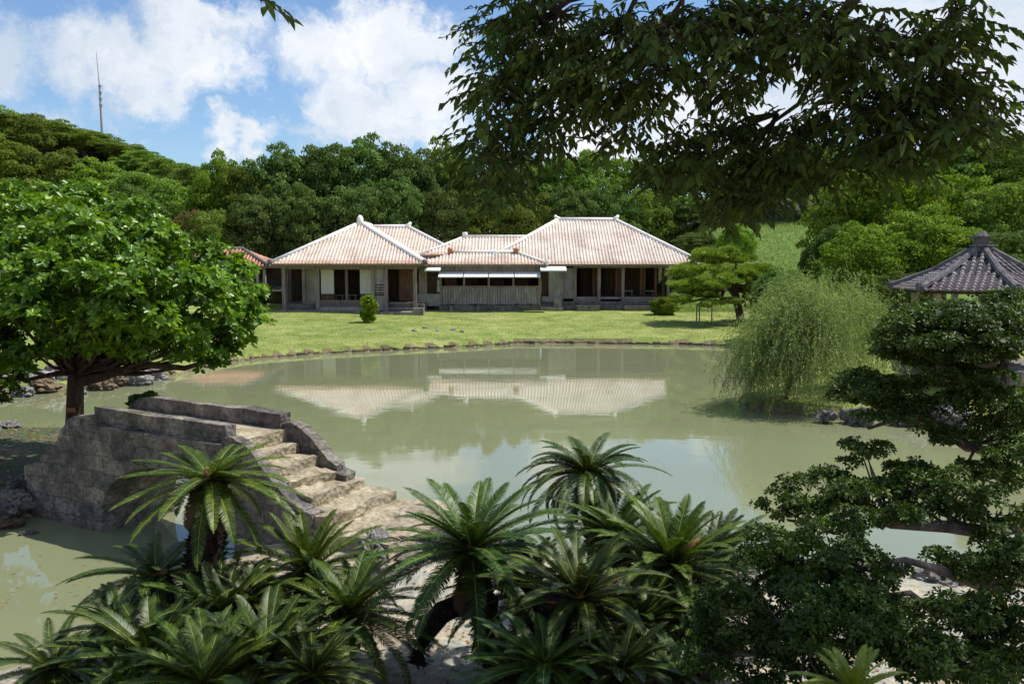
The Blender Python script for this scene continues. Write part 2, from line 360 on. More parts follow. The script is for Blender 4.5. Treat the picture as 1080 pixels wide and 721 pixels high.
MT['l_cyc_y'] = G('cycad_leaflet_yellow', [(.14, .19, .02), (.28, .34, .04), (.42, .46, .09)], trans=.2, rough=.35, spec=.4)
MT['dead_frond'] = flat_mat('dead_brown_frond', (.11, .07, .04), .9, .5, 6)
MT['rachis'] = flat_mat('frond_midrib', (.26, .29, .05), .4, .3, 4)

# ------------------------------------------------------------------ terrain
def xy(v): return (v.x, v.y)
FAR = [(-70, 33), (-26, 32.3), (-19, 31.8), (-16.6, 32.6), (-15.4, 34.5), (-14.6, 37.5), xy(PZ(232, 384, 0)), xy(PZ(270, 378.5, 0)), xy(PZ(320, 374.5, 0)), xy(PZ(400, 370, 0)),
       xy(PZ(500, 365.5, 0)), xy(PZ(548, 362.5, 0)), xy(PZ(640, 362.5, 0)), xy(PZ(720, 363.5, 0)), xy(PZ(790, 366, 0)), (13.2, 44), (10.5, 36), (8.0, 30.0), (7.8, 28.3),
       (9.5, 27.3), (13.0, 26.6), (17.5, 25.0), (24, 24.5), (70, 24), (700, 24), (700, 900), (-700, 900), (-700, 33)]
# bridge frame
BA = Vector((-7.56, 15.35, 0)); BX = Vector((0.87, -0.493, 0)).normalized(); BW = Vector((0.493, 0.87, 0)).normalized()
def BP(s_, t_, z): return BA + BX*s_ + BW*t_ + Vector((0, 0, z))
PEN = [(-70, 24.3), (-14.6, 24.0), (-12.4, 24.0), (-10.9, 22.4), (-9.6, 20.0), xy(BP(-1.6, 2.3, 0)), xy(BP(-.3, 1.55, 0)), xy(BP(-.3, .1, 0)), xy(BP(-2.1, .05, 0)), (-10.4, 15.9), (-14, 15.2), (-70, 14)]
NEAR = [xy(BP(3.5, 1.55, 0)), xy(BP(4.6, 2.0, 0)), (-1.6, 14.6), (-.2, 13.7), (2.0, 13.0), (4.6, 12.9), (7.5, 12.8), (13, 12.4), (30, 12), (700, 12), (700, -300), (-700, -300), (-700, 3), (-30, 5),
        (-9, 6.6), (-6.6, 8.2), (-5.9, 9.8), (-5.3, 11.2), (-4.9, 12.4), xy(BP(3.5, .1, 0))]
def sdist(X, Y, poly):
    p = np.array(poly); q = np.roll(p, -1, 0); dmin = np.full(X.shape, 1e9); inside = np.zeros(X.shape, bool)
    for (ax, ay), (bx, by) in zip(p, q):
        ex, ey = bx-ax, by-ay; t = np.clip(((X-ax)*ex + (Y-ay)*ey)/(ex*ex+ey*ey+1e-12), 0, 1)
        dmin = np.minimum(dmin, np.hypot(X-ax-t*ex, Y-ay-t*ey))
        cnd = ((ay > Y) != (by > Y)); xi = (bx-ax)*(Y-ay)/((by-ay) if by != ay else 1e-9) + ax
        inside ^= cnd & (X < xi)
    return np.where(inside, dmin, -dmin)
def ss(a, b, x): t = np.clip((x-a)/(b-a), 0, 1); return t*t*(3-2*t)
def wob(X, Y): return (np.sin(X*.37+1.3)*np.cos(Y*.29) + .5*np.sin(X*.91-Y*.63) + .3*np.sin(X*2.1+Y*1.7))/1.8
def height(X, Y):
    X = np.asarray(X, float); Y = np.asarray(Y, float)
    a = sdist(X, Y, FAR); b = sdist(X, Y, PEN); c = sdist(X, Y, NEAR)
    h = np.maximum(-1.3, np.maximum(np.maximum(a, b), c)*1.2)
    hf = np.minimum(a*1.6, .30) + np.clip(a, 0, 24)*.038 + .05*wob(X, Y)*ss(1, 4, a)
    hf = hf + .5*ss(20, 33, X)*ss(40, 55, Y) + 7.0*ss(69, 86, Y)*ss(11, 21, X) + 5*ss(86, 118, Y) + 21*ss(84, 150, Y)*ss(-14, -85, X) + 14*ss(90, 170, Y)*ss(30, 90, X)
    hf = hf - 1.5*ss(300, 800, Y)
    h = np.where(a > 0, hf, h)
    hb = np.minimum(b*1.3, .32) + np.clip(b, 0, 4)*.06 + .04*wob(X*2, Y*2)
    h = np.where(b > 0, hb, h)
    hn = np.minimum(c*2.2, .30) + (np.clip(12.6-Y, 0, 7)*.085 + np.clip(5.6-Y, 0, 22)*.45*ss(5.6, 3.5, Y))*ss(0, 1.6, c) + .06*wob(X*2.3, Y*2.3)*ss(0, 1, c)
    g = BP(5.9, .9, 0); hn = hn + (.48)*np.exp(-(((X-g.x)/1.9)**2 + ((Y-g.y)/1.7)**2)**1.5)*ss(0, .35, c)
    h = np.where(c > 0, hn, h)
    return h
def hz(x, y): return float(height(np.array([x]), np.array([y]))[0])
def axis(segs):
    o = []
    for a, b, st in segs: o += list(np.arange(a, b, st))
    return o
gx = [-700, -400, -250, -180] + axis([(-140, -40, 4), (-40, -16, .9), (-16, 14, .22), (14, 40, .8), (40, 140, 4)]) + [150, 200, 300, 450, 700]
gy = [-300, -120, -50, -20, -10] + axis([(-5, 3, .8), (3, 18, .2), (18, 34, .3), (34, 60, .55), (60, 90, .8), (90, 180, 3)]) + [185, 220, 300, 450, 650, 900]
GX, GY = np.meshgrid(np.array(gx), np.array(gy)); GZ = height(GX, GY)
nx, ny = len(gx), len(gy)
V = np.stack([GX.ravel(), GY.ravel(), GZ.ravel()], 1)
ii = np.arange(nx*ny).reshape(ny, nx)
Fq = np.stack([ii[:-1, :-1].ravel(), ii[:-1, 1:].ravel(), ii[1:, 1:].ravel(), ii[1:, :-1].ravel()], 1)
fc = V[Fq].mean(1)
a = sdist(fc[:, 0], fc[:, 1], FAR); b_ = sdist(fc[:, 0], fc[:, 1], PEN)
mi = np.full(len(Fq), 2)
mi[a > 0] = 0; mi[(a > 0) & (fc[:, 1] > 82) & ~((fc[:, 0] > 20) & (fc[:, 0] < 32) & (fc[:, 1] < 92))] = 3; mi[b_ > 0] = 1
mi[(a > -3) & (a < .12) & (mi != 1)] = 4
def ground_mats():
    r = []
    m, nt, b = newmat('lawn_grass'); n1 = noise(nt, .5, 9, .75); n2 = noise(nt, 6, 9, .85); n3 = noise(nt, .08, 3, .5)
    c = ramp(nt, n1, [(.18, .225, .060), (.255, .295, .085), (.36, .36, .14)], [.40, .5, .62])
    c = mixc(nt, .5, c, ramp(nt, n2, [(.5, .58, .45), (1.0, 1.0, 1.0)], [.38, .58]), 'MULTIPLY')
    c = mixc(nt, .35, c, ramp(nt, n3, [(.7, .9, .6), (1, .95, .8)], [.4, .6]), 'MULTIPLY')
    nt.links.new(c, b.inputs['Base Color']); b.inputs['Roughness'].default_value = .9; b.inputs['Specular IOR Level'].default_value = .1; bump(nt, b, n2, .8, .05); r.append(m)
    m, nt, b = newmat('leaf_strewn_earth'); n1 = noise(nt, .9, 7, .7); n2 = noise(nt, 9, 5, .75)
    c = ramp(nt, n1, [(.05, .085, .02), (.07, .075, .035), (.17, .12, .075)], [.38, .5, .62]); c = mixc(nt, .6, c, ramp(nt, n2, [(.45, .45, .45), (1, 1, 1), (1.9, 1.6, 1.2)], [.35, .55, .72]), 'MULTIPLY')
    nt.links.new(c, b.inputs['Base Color']); b.inputs['Roughness'].default_value = .95; bump(nt, b, n2, .9, .05); r.append(m)
    m, nt, b = newmat('pale_cracked_limestone')
    n0 = noise(nt, 2.0, 5, .6, out='Color'); t = nt.nodes.new('ShaderNodeTexCoord'); va = nt.nodes.new('ShaderNodeVectorMath'); va.operation = 'MULTIPLY_ADD'
    nt.links.new(n0, va.inputs[0]); va.inputs[1].default_value = (.7, .7, .7); nt.links.new(t.outputs['Object'], va.inputs[2])
    vo = nt.nodes.new('ShaderNodeTexVoronoi'); vo.feature = 'DISTANCE_TO_EDGE'; vo.inputs['Scale'].default_value = 3.4; nt.links.new(va.outputs[0], vo.inputs['Vector'])
    n2 = noise(nt, 11, 6, .7); n1 = noise(nt, 1.1, 5, .6)
    c = ramp(nt, n1, [(.30, .25, .17), (.46, .41, .31), (.33, .34, .30)], [.36, .5, .66])
    c = mixc(nt, .8, c, ramp(nt, vo.outputs['Distance'], [(1.25, 1.2, 1.05), (.9, .9, .9), (.72, .74, .74)], [0, .06, .3]), 'MULTIPLY')
    c = mixc(nt, .5, c, ramp(nt, n2, [(.5, .45, .4), (1, 1, 1)], [.34, .55]), 'MULTIPLY')
    nt.links.new(c, b.inputs['Base Color']); b.inputs['Roughness'].default_value = .9; bump(nt, b, n2, .8, .04); r.append(m)
    r.append(flat_mat('forest_floor', (.035, .045, .018), .95, .4, .5))
    r.append(stone_mat('shore_mud', (.10, .085, .045), (.20, .17, .09), (.30, .27, .16), 2.0, moss=.4))
    r.append(flat_mat('slope_grass', (.115, .19, .035), .95, .35, 1.5))
    return r
mi[(a > 0) & (fc[:, 1] > 67) & (fc[:, 0] > 13) & (mi == 0)] = 5
me = np_mesh('ground', V, Fq, ground_mats(), mi, smooth=True)
tag(link(bpy.data.objects.new('ground', me)), kind='structure')

# water
m, nt, b = newmat('murky_pond_water')
nL = noise(nt, .06, 4, .6)
nt.links.new(ramp(nt, nL, [(.180, .196, .106), (.222, .238, .130)], [.35, .65]), b.inputs['Base Color'])
b.inputs['IOR'].default_value = 1.5
rw_ = nt.nodes.new('ShaderNodeMapRange'); nt.links.new(noise(nt, .35, 5, .65, scaled(nt, 1, 1.8, 1)), rw_.inputs[0]); rw_.inputs['From Min'].default_value = .45; rw_.inputs['From Max'].default_value = .7; rw_.inputs['To Min'].default_value = .012; rw_.inputs['To Max'].default_value = .10; nt.links.new(rw_.outputs[0], b.inputs['Roughness'])
n1 = noise(nt, 1.0, 3, .6, scaled(nt, 1.1, 2.6, 1)); n2 = noise(nt, 1.0, 2, .5, scaled(nt, .22, .5, 1))
ad = nt.nodes.new('ShaderNodeMath'); ad.operation = 'MULTIPLY_ADD'; nt.links.new(n1, ad.inputs[0]); ad.inputs[1].default_value = .35; nt.links.new(n2, ad.inputs[2])
bump(nt, b, ad.outputs[0], .30, .012)
wmb = MB(); wmb.add([(-90, 2, 0), (90, 2, 0), (90, 62, 0), (-90, 62, 0)], [(0, 1, 2, 3)])
tag(wmb.build('pond_water', m), kind='structure')

# ------------------------------------------------------------------ tiled roofs
def roof_face(mb, pts, spacing, rr, seg=None, eave_ends=True):
    """pts: eave start, eave end, then the upper points in order; adds a sheet, and ribs of round tiles running up the slope"""
    pts = [Vector(p) for p in pts]; o = pts[0]; u = (pts[1]-o).normalized()
    n = None
    for q in pts[2:]:
        n = u.cross(q-o)
        if n.length > .1: break
    n.normalize()
    if n.z < 0: n = -n
    v = n.cross(u).normalized()
    if (pts[2]-o).dot(v) < 0: v = -v
    q2 = [((p-o).dot(u), (p-o).dot(v)) for p in pts]
    def quad(vs, uvs):
        b = len(mb.v); mb.v += [tuple(x) for x in vs]; mb.f.append(tuple(range(b, b+len(vs)))); mb.m.append(0)
        for a_ in uvs: mb.uv += [a_[0], a_[1]]
    if mb.uv is None: mb.uv = []
    quad(pts, q2)
    us = [p[0] for p in q2]; u0, u1 = min(us), max(us); k = int((u1-u0)/spacing)
    rr0 = rr
    for i in range(k):
        rr = rr0*random.uniform(.88, 1.12); uu = u0 + (i+.5+random.uniform(-.06, .06))*(u1-u0)/k; cr_ = []
        for j in range(len(q2)):
            (a0, b0), (a1, b1) = q2[j], q2[(j+1) % len(q2)]
            if (a0-uu)*(a1-uu) < 0: cr_.append(b0 + (b1-b0)*(uu-a0)/(a1-a0))
        if len(cr_) < 2: continue
        v0, v1 = min(cr_), max(cr_)
        if v1-v0 < .15: continue
        if v0 < .01: v0 = -.06
        ns = max(1, int((v1-v0)/seg)) if seg else 1
        for s_ in range(ns):
            va = v0 + (v1-v0)*s_/ns; vb = v0 + (v1-v0)*(s_+1)/ns
            ra = rr; rb = rr*(.72 if seg else 1)
            prof = [(-1, 0), (-.75, .75), (0, 1.1), (.75, .75), (1, 0)]
            A = [o+u*(uu+x*ra)+v*va+n*(y*ra) for x, y in prof]; B = [o+u*(uu+x*rb)+v*vb+n*(y*rb) for x, y in prof]
            for j in range(4):
                quad([A[j], A[j+1], B[j+1], B[j]], [(uu, va), (uu, va), (uu, vb), (uu, vb)]); mb.m[-1] = 1
            quad([A[4], A[3], A[2], A[1], A[0]], [(uu, 0 if s_ == 0 else va)]*5); mb.m[-1] = 1
def hip(name, parent, x0, x1, y0, y1, ze, rx0, rx1, ry, zr, mat, spacing=.27, rr=.075, faces='fblr', seg=None, thick=.16):
    """hip roof on the eave rectangle with a ridge along x"""
    mb = MB(); mb.uv = []
    A, B, C_, D_ = (x0, y0, ze), (x1, y0, ze), (x1, y1, ze), (x0, y1, ze); E, F_ = (rx0, ry, zr), (rx1, ry, zr)
    if 'f' in faces: roof_face(mb, [A, B, F_, E], spacing, rr, seg)
    if 'r' in faces: roof_face(mb, [B, C_, F_], spacing, rr, seg)
    if 'b' in faces: roof_face(mb, [C_, D_, E, F_], spacing, rr, seg)
    if 'l' in faces: roof_face(mb, [D_, A, E], spacing, rr, seg)
    o = mb.build(name, mat, parent)
    f = MB()   # boarded soffit, fascia
    f.box(x0+.05, x1-.05, y0+.05, y1-.05, ze-thick, ze-.012)
    f.build('eave_board', MT['wood_grey'], o)
    return o
def ridge(parent, pts, r=.17, mat=None, name='ridge_cap'):
    mb = MB(); mb.tube([Vector(p)+Vector((0, 0, .05)) for p in pts], r, 8, squash=1.0, jit=.06)
    return mb.build(name, mat or MT['plaster'], parent, smooth=True)
def horn(parent, p, dirx, mat=None, h=.42):
    mb = MB(); p = Vector(p); d = Vector(dirx).normalized()
    mb.tube([p + d*-.25+Vector((0, 0, .05)), p + Vector((0, 0, .16)), p + d*.16 + Vector((0, 0, h))], [.2, .19, .1], 8)
    return mb.build('ridge_end_tile', mat or MT['plaster'], parent, smooth=True)

# ------------------------------------------------------------------ villa
VL = empty('villa', (-2, 70, 1.2), 'long low wooden villa with pale plastered red tile roofs across the lawn', 'villa')
VO = Vector((-2, 70, 1.2))
def vpart(mb, name, mat, parent=None, **k):
    o = mb.build(name, mat, parent or VL, **k)
    if parent is None or parent is VL: o.location = -VO
    return o
class VP:  # roof pieces are built in world coordinates under a part placed at -VO
    pass
def vroof(*a, **k):
    o = hip(*a, **k); o.location = -VO; return o
L2 = vroof('rear_wing_roof', VL, -19.4, -2.7, 70.5, 83.5, 4.75, -12.9, -9.3, 77.0, 8.0, MT['roof'])
ridge(L2, [(-13.0, 77, 8.0), (-9.2, 77, 8.0)]); ridge(L2, [(-9.3, 77, 8.0), (-2.8, 70.5, 4.8)], .15); horn(L2, (-13.0, 77, 8.02), (-1, 0, 0)); horn(L2, (-9.2, 77, 8.02), (1, 0, 0))
# front left wing: ridge runs away from the viewer
mb = MB(); mb.uv = []
ap = Vector((-12.55, 71.3, 8.1)); A = (-18.5, 65.5, 4.78); B = (-6.65, 65.5, 4.78); Cc = (-6.65, 79, 4.78); Dd = (-18.5, 79, 4.78); E2 = (-12.55, 76.6, 8.1)
roof_face(mb, [A, B, ap], .262, .078); roof_face(mb, [B, Cc, E2, ap], .262, .078); roof_face(mb, [Dd, A, ap, E2], .262, .078)
L1 = mb.build('left_wing_roof', MT['roof'], VL); L1.location = -VO
f = MB(); f.box(-18.45, -6.7, 65.55, 78.9, 4.62, 4.768); f.build('eave_board', MT['wood_grey'], L1)
ridge(L1, [ap, A], .17); ridge(L1, [ap, B], .17); ridge(L1, [ap, (-12.55, 76.6, 8.1)], .17)
fm = MB(); fm.tube([ap+Vector((0, -.25, -.25)), ap+Vector((0, -.2, .1)), ap+Vector((0, -.12, .42)), ap+Vector((0, -.05, .62))], [.24, .27, .26, .12], 10); fm.build('finial', MT['plaster'], L1, smooth=True)
for c_ in (A, B): 
    fm = MB(); c_ = Vector(c_); fm.tube([c_+Vector((0, 0, -.05)), c_+Vector((0, -.05, .22)), c_+Vector((0, -.05, .36))], [.19, .22, .1], 8); fm.build('corner_tile', MT['grey_plaster'], L1, smooth=True)
# middle roof and its lower skirt
Mr = vroof('middle_roof', VL, -7.6, 4.5, 71.3, 78.7, 5.5, -4.1, 4.4, 75.0, 7.05, MT['roof'])
ridge(Mr, [(-4.1, 75, 7.05), (4.6, 75, 7.05)], .14); ridge(Mr, [(-4.1, 75, 7.05), (-7.6, 71.3, 5.5)], .13)
fm = MB(); fm.tube([(-4.1, 74.9, 6.95), (-4.1, 74.85, 7.3), (-4.1, 74.85, 7.48)], [.2, .24, .2], 8); fm.build('finial', MT['plaster'], Mr, smooth=True)
mb = MB(); mb.uv = []
roof_face(mb, [(-7.6, 68.7, 4.72), (2.85, 68.7, 4.72), (.35, 71.25, 5.65), (-5.1, 71.25, 5.65)], .262, .078); roof_face(mb, [(2.85, 68.7, 4.72), (2.85, 71.25, 4.72), (.35, 71.25, 5.65)], .262, .078)
Sk = mb.build('skirt_roof', MT['roof'], VL); Sk.location = -VO
f = MB(); f.box(-7.55, 2.8, 68.75, 71.2, 4.56, 4.708); f.build('eave_board', MT['wood_grey'], Sk)
ridge(Sk, [(-5.1, 71.2, 5.68), (.35, 71.2, 5.68)], .13); ridge(Sk, [(.35, 71.2, 5.68), (2.85, 68.7, 4.76)], .13)
for x in (-5.1, .35):
    fm = MB(); fm.tube([(x, 71.1, 5.55), (x, 71.0, 5.95), (x, 71.0, 6.08)], [.2, .24, .14], 8); fm.build('finial', MT['eave_end'], Sk, smooth=True)
fm = MB(); fm.tube([(2.85, 68.7, 4.7), (2.85, 68.66, 5.0), (2.85, 68.66, 5.08)], [.14, .17, .08], 8); fm.build('corner_tile', MT['plaster'], Sk, smooth=True)
# main hall
Rr = vroof('main_hall_roof', VL, -2.6, 15.6, 69.7, 83.3, 4.72, 4.1, 9.15, 76.5, 8.6, MT['roof_fine'], spacing=.262)
ridge(Rr, [(4.0, 76.5, 8.6), (9.25, 76.5, 8.6)], .18); ridge(Rr, [(4.1, 76.5, 8.6), (-2.6, 69.7, 4.75)], .17); ridge(Rr, [(9.15, 76.5, 8.6), (15.6, 69.7, 4.75)], .17)
horn(Rr, (3.95, 76.5, 8.62), (-1, 0, 0)); horn(Rr, (9.3, 76.5, 8.62), (1, 0, 0))

def X(px, D): return (px-540)/F*D
def Z(py, D): return CAMZ - (py-275)/F*D
def col(px, D, w_=.24, z0=None, z1=4.6, mat='wood_grey', name='column'):
    x = X(px, D); mb = MB(); mb.box(x-w_/2, x+w_/2, D-w_/2, D+w_/2, z0, z1); return vpart(mb, name, MT[mat])
def slab(name, mat, px0, px1, D0, D1, z0, z1, **k):
    mb = MB(); mb.box(X(px0, D0), X(px1, D0), D0, D1, z0, z1); return vpart(mb, name, MT[mat], **k)
# --- left wing
D = 66.6; zb = 1.05
for px in (300, 335.5, 393.5, 407.5, 438): col(px, D, .27, zb-.1, 4.6)
for k, dd_ in enumerate((68.0, 69.6, 71.2, 72.8)): col(300 + (k+1)*1.6, dd_, .22, zb-.1, 4.6)
slab('eave_beam', 'wood_grey', 297, 441, D-.1, D+.14, 4.36, 4.615)
slab('podium', 'podium', 296, 447, 67.0, 80.0, .5, 1.62)
slab('kerb_stone', 'step_stone', 293, 400, 65.9, 66.3, .7, 1.2)
slab('veranda_floor', 'wood_grey', 333, 394, 66.75, 68.6, 1.623, 1.78)
slab('panelled_wall', 'wood_light', 321, 333.5, 68.0, 68.2, 1.6, 4.6)
col(321, 67.6, .24, 1.6, 4.6)
# balustrade with lattice
b_mb = MB()
for i in range(38):
    x = X(338, 66.7) + i*(X(392, 66.7)-X(338, 66.7))/37
    b_mb.box(x-.03, x+.03, 66.66, 66.72, 1.47, 1.86)
b_mb.box(X(337, 66.7), X(393, 66.7), 66.64, 66.74, 1.86, 1.93); b_mb.box(X(337, 66.7), X(393, 66.7), 66.64, 66.74, 1.40, 1.47)
vpart(b_mb, 'balustrade', MT['wood_grey'])
slab('base_board', 'wood_light', 337, 392, 66.64, 66.74, 1.0, 1.38)
lat = MB()
for i in range(9):
    x = X(322, 67.2)+i*.11; lat.box(x-.025, x+.025, 67.15, 67.2, 1.1, 1.85)
for i in range(6): lat.box(X(322, 67.2), X(334, 67.2), 67.155, 67.195, 1.15+i*.13, 1.19+i*.13)
vpart(lat, 'lattice', MT['wood_grey'])
Dw = 68.2
slab('shoji_panel', 'paper', 339, 352.5, Dw, Dw+.06, 2.38, 4.3); slab('shoji_panel', 'paper', 380, 392.5, Dw, Dw+.06, 2.38, 4.3)
slab('lower_panel', 'wood_red', 339, 352.5, Dw, Dw+.06, 1.78, 2.36); slab('lower_panel', 'wood_red', 380, 392.5, Dw, Dw+.06, 1.78, 2.36)
slab('lintel', 'wood_grey', 321, 394, Dw-.03, Dw+.1, 4.30, 4.6); col(366, Dw, .2, 1.78, 4.3); 
slab('door_board', 'wood_board', 394.5, 406.5, 66.66, 66.72, 1.15, 4.36)
hb = MB()
for z in (2.5, 2.7, 2.9, 3.1): hb.box(X(395.5, 66.6), X(406, 66.6), 66.6, 66.64, z, z+.06)
hb.box(X(395.5, 66.6), X(406, 66.6), 66.6, 66.64, 2.32, 2.42); vpart(hb, 'door_battens', MT['wood_dark'])
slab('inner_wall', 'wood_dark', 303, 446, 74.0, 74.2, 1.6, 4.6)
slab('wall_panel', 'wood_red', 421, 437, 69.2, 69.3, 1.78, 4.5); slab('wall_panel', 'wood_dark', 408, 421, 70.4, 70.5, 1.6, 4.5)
for z0, z1, d_ in ((1.62, 1.78, 66.9), (1.2, 1.35, 66.5)): slab('threshold_beam', 'wood_grey', 409, 437, d_, d_+.25, z0, z1)
sm = MB(); sm.box(X(402, 65.4), X(447, 65.4), 64.9, 66.3, .55, 1.12); sm.box(X(443, 65.4)-.5, X(447, 65.4), 65.0, 65.6, 1.122, 1.4)
vpart(sm, 'entry_step', MT['step_stone'])
# low table inside
tm = MB(); tm.box(X(353.5, 69.5), X(363, 69.5), 69.3, 69.8, 2.2, 2.25)
for px in (355, 361.5): tm.box(X(px, 69.5)-.03, X(px, 69.5)+.03, 69.35, 69.4, 1.78, 2.2)
tm.box(X(367.5, 69.5), X(377, 69.5), 69.3, 69.8, 2.2, 2.25)
for px in (369, 375.5): tm.box(X(px, 69.5)-.03, X(px, 69.5)+.03, 69.35, 69.4, 1.78, 2.2)
vpart(tm, 'railing', MT['wood_light'])
# --- middle
slab('wall_panel', 'wood_grey', 442, 450.5, 69.2, 69.3, 2.35, 4.6); slab('wall_board', 'wood_board', 441, 464.5, 69.1, 69.25, 1.35, 2.33)
slab('opening_shade_sheet', 'wood_dark', 450.5, 461, 69.45, 69.5, 2.35, 4.5)  # open bay: dark sheet stands in for the shade inside it
Dm = 69.2
bd = MB(); x0, x1 = X(464.5, Dm), X(569, Dm); k = 38
for i in range(k):
    a0 = x0+(x1-x0)*i/k; bd.box(a0+.012, a0+(x1-x0)/k-.012, Dm+random.uniform(-.012, .012), Dm+.06, 1.5+random.uniform(-.04, .03), 2.83)
vpart(bd, 'board_wall', MT['wood_board'])
slab('sill_rail', 'wood_grey', 464, 569.5, Dm-.06, Dm+.1, 2.84, 2.98); slab('head_beam', 'wood_grey', 464, 569.5, Dm-.02, Dm+.12, 4.05, 4.56)
for px in (465, 489.5, 515.5, 541.5, 569): col(px, Dm-.01, .16, 1.45, 4.05)
slab('plinth', 'podium', 463, 571, Dm-.15, 80, .5, 1.44)
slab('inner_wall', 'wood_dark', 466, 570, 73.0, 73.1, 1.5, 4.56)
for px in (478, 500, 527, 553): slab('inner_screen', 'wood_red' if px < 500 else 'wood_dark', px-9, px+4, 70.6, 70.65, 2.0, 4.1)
for px0, px1 in ((463.5, 488.8), (489.8, 515.2), (516.2, 541.8), (542.8, 569.5)):
    am = MB(); xa, xb = X(px0, 69), X(px1, 69)
    am.add([(xa, 69.15, 4.12), (xb, 69.15, 4.12), (xb, 67.95, 3.74), (xa, 67.95, 3.74), (xa, 69.15, 4.08), (xb, 69.15, 4.08), (xb, 67.95, 3.68), (xa, 67.95, 3.68)], [(0, 3, 2, 1), (4, 5, 6, 7), (2, 3, 7, 6), (0, 1, 5, 4), (1, 2, 6, 5), (3, 0, 4, 7)])
    vpart(am, 'awning', MT['awning'])
for px0, px1 in ((448.5, 465), (569.8, 597)):
    am = MB(); xa, xb = X(px0, 68.4), X(px1, 68.4)
    am.add([(xa, 69.0, 4.55), (xb, 69.0, 4.55), (xb, 67.8, 4.26), (xa, 67.8, 4.26), (xa, 69.0, 4.49), (xb, 69.0, 4.49), (xb, 67.8, 4.16), (xa, 67.8, 4.16)], [(0, 3, 2, 1), (4, 5, 6, 7), (2, 3, 7, 6), (0, 1, 5, 4), (1, 2, 6, 5), (3, 0, 4, 7)])
    vpart(am, 'awning', MT['awning'])
# --- main hall
Dh = 70.6
slab('podium', 'podium', 570, 712, 70.0, 83.0, .6, 1.68)
slab('kerb_stone', 'podium', 570, 714, 69.5, 69.97, .7, 1.4)
slab('lower_wall', 'wood_board', 571, 592, Dh-.6, Dh-.5, 1.68, 2.1)
slab('opening_shade_sheet', 'wood_dark', 571, 578.5, Dh-.35, Dh-.3, 1.9, 4.5); slab('wall_panel', 'wood_board', 578.5, 592, Dh-.5, Dh-.42, 1.9, 4.56)  # first slab is a dark sheet imitating shade in the opening, second the board panel
slab('wall_board', 'wood_board', 593, 605, Dh-.1, Dh-.02, 1.9, 4.56)
slab('stone_block', 'step_stone', 584, 592, 69.2, 69.48, 1.3, 1.95)
for px in (592.3, 606.3, 631.7, 656.8): col(px, Dh-.15 if px > 600 else Dh-.4, .24, 1.6, 4.6)
col(704.5, Dh-.15, .22, 1.6, 4.6)
slab('head_beam', 'wood_grey', 593, 706, Dh-.1, Dh+.1, 4.42, 4.6)
for a_, c_ in ((608, 630), (633.4, 655), (658.6, 703)): slab('floor_beam', 'wood_board', a_, c_, Dh-.12, Dh+.02, 1.86, 2.02)
for a_, c_ in ((608, 630), (658.6, 703)): slab('base_board', 'wood_light', a_, c_, Dh-.06, Dh+.04, 1.69, 1.83)
slab('hall_floor', 'wood_red', 594, 706, Dh+.03, 82, 1.90, 2.06)
for px, d_ in ((626, 71.9), (629.5, 72.0), (650, 71.9), (653, 72.0), (676, 71.9), (679, 72.0), (691, 71.9), (699, 73.5)): col(px, d_, .2, 2.06, 4.6, 'wood_red')
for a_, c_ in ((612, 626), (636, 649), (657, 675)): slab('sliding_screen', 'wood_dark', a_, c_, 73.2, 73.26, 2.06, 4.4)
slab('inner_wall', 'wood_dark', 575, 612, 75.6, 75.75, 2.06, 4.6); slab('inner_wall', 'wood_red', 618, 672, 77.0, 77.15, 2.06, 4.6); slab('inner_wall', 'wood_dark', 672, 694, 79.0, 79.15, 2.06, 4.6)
tm = MB()
for px in (661, 683):
    tm = MB(); xx = X(px, 72.8); tm.box(xx-.45, xx+.5, 72.6, 73.0, 2.4, 2.5); tm.box(xx-.4, xx-.34, 72.65, 72.7, 2.06, 2.4); tm.box(xx+.38, xx+.44, 72.65, 72.7, 2.06, 2.4); vpart(tm, 'low_shelf', MT['wood_light'])
for a_, c_, z1 in ((570, 594, 1.25), (608, 633, 1.4), (659, 708, 1.36)): slab('entry_step', 'step_stone' if a_ < 600 else 'podium', a_, c_, 68.9, 69.47, .7, z1)

# small gate hut at the left with bare red tiles
HO = Vector((-23.5, 76, 1.3)); HT = empty('tiled_hut', HO, 'small hut with a bright red tile roof left of the villa', 'hut')
hr = hip('roof', HT, -30.6, -20.9, 73.4, 79.4, 4.55, -27.8, -24.0, 76.4, 6.05, MT['roof_red'], spacing=.33, rr=.095); hr.location = -HO
for pts in ([(-27.8, 76.4, 6.05), (-24.0, 76.4, 6.05)], [(-24.0, 76.4, 6.05), (-20.9, 73.4, 4.6)], [(-27.8, 76.4, 6.05), (-30.6, 73.4, 4.6)]): ridge(hr, pts, .16, MT['grey_plaster'])
q = MB(); q.box(-30.0, -22.6, 74.6, 78.6, .9, 4.4); q.build('wall', MT['wood_grey'], HT).location = -HO
for x in (-21.4, -22.0):
    q = MB(); q.box(x-.11, x+.11, 73.9, 74.12, .9, 4.4); q.build('post', MT['wood_light'], HT).location = -HO
q = MB(); q.box(-22.6, -17.9, 76.0, 76.2, 3.3, 4.4); q.box(-22.6, -17.9, 76.0, 76.2, .9, 2.3); q.build('passage_wall', MT['wood_dark'], HT).location = -HO

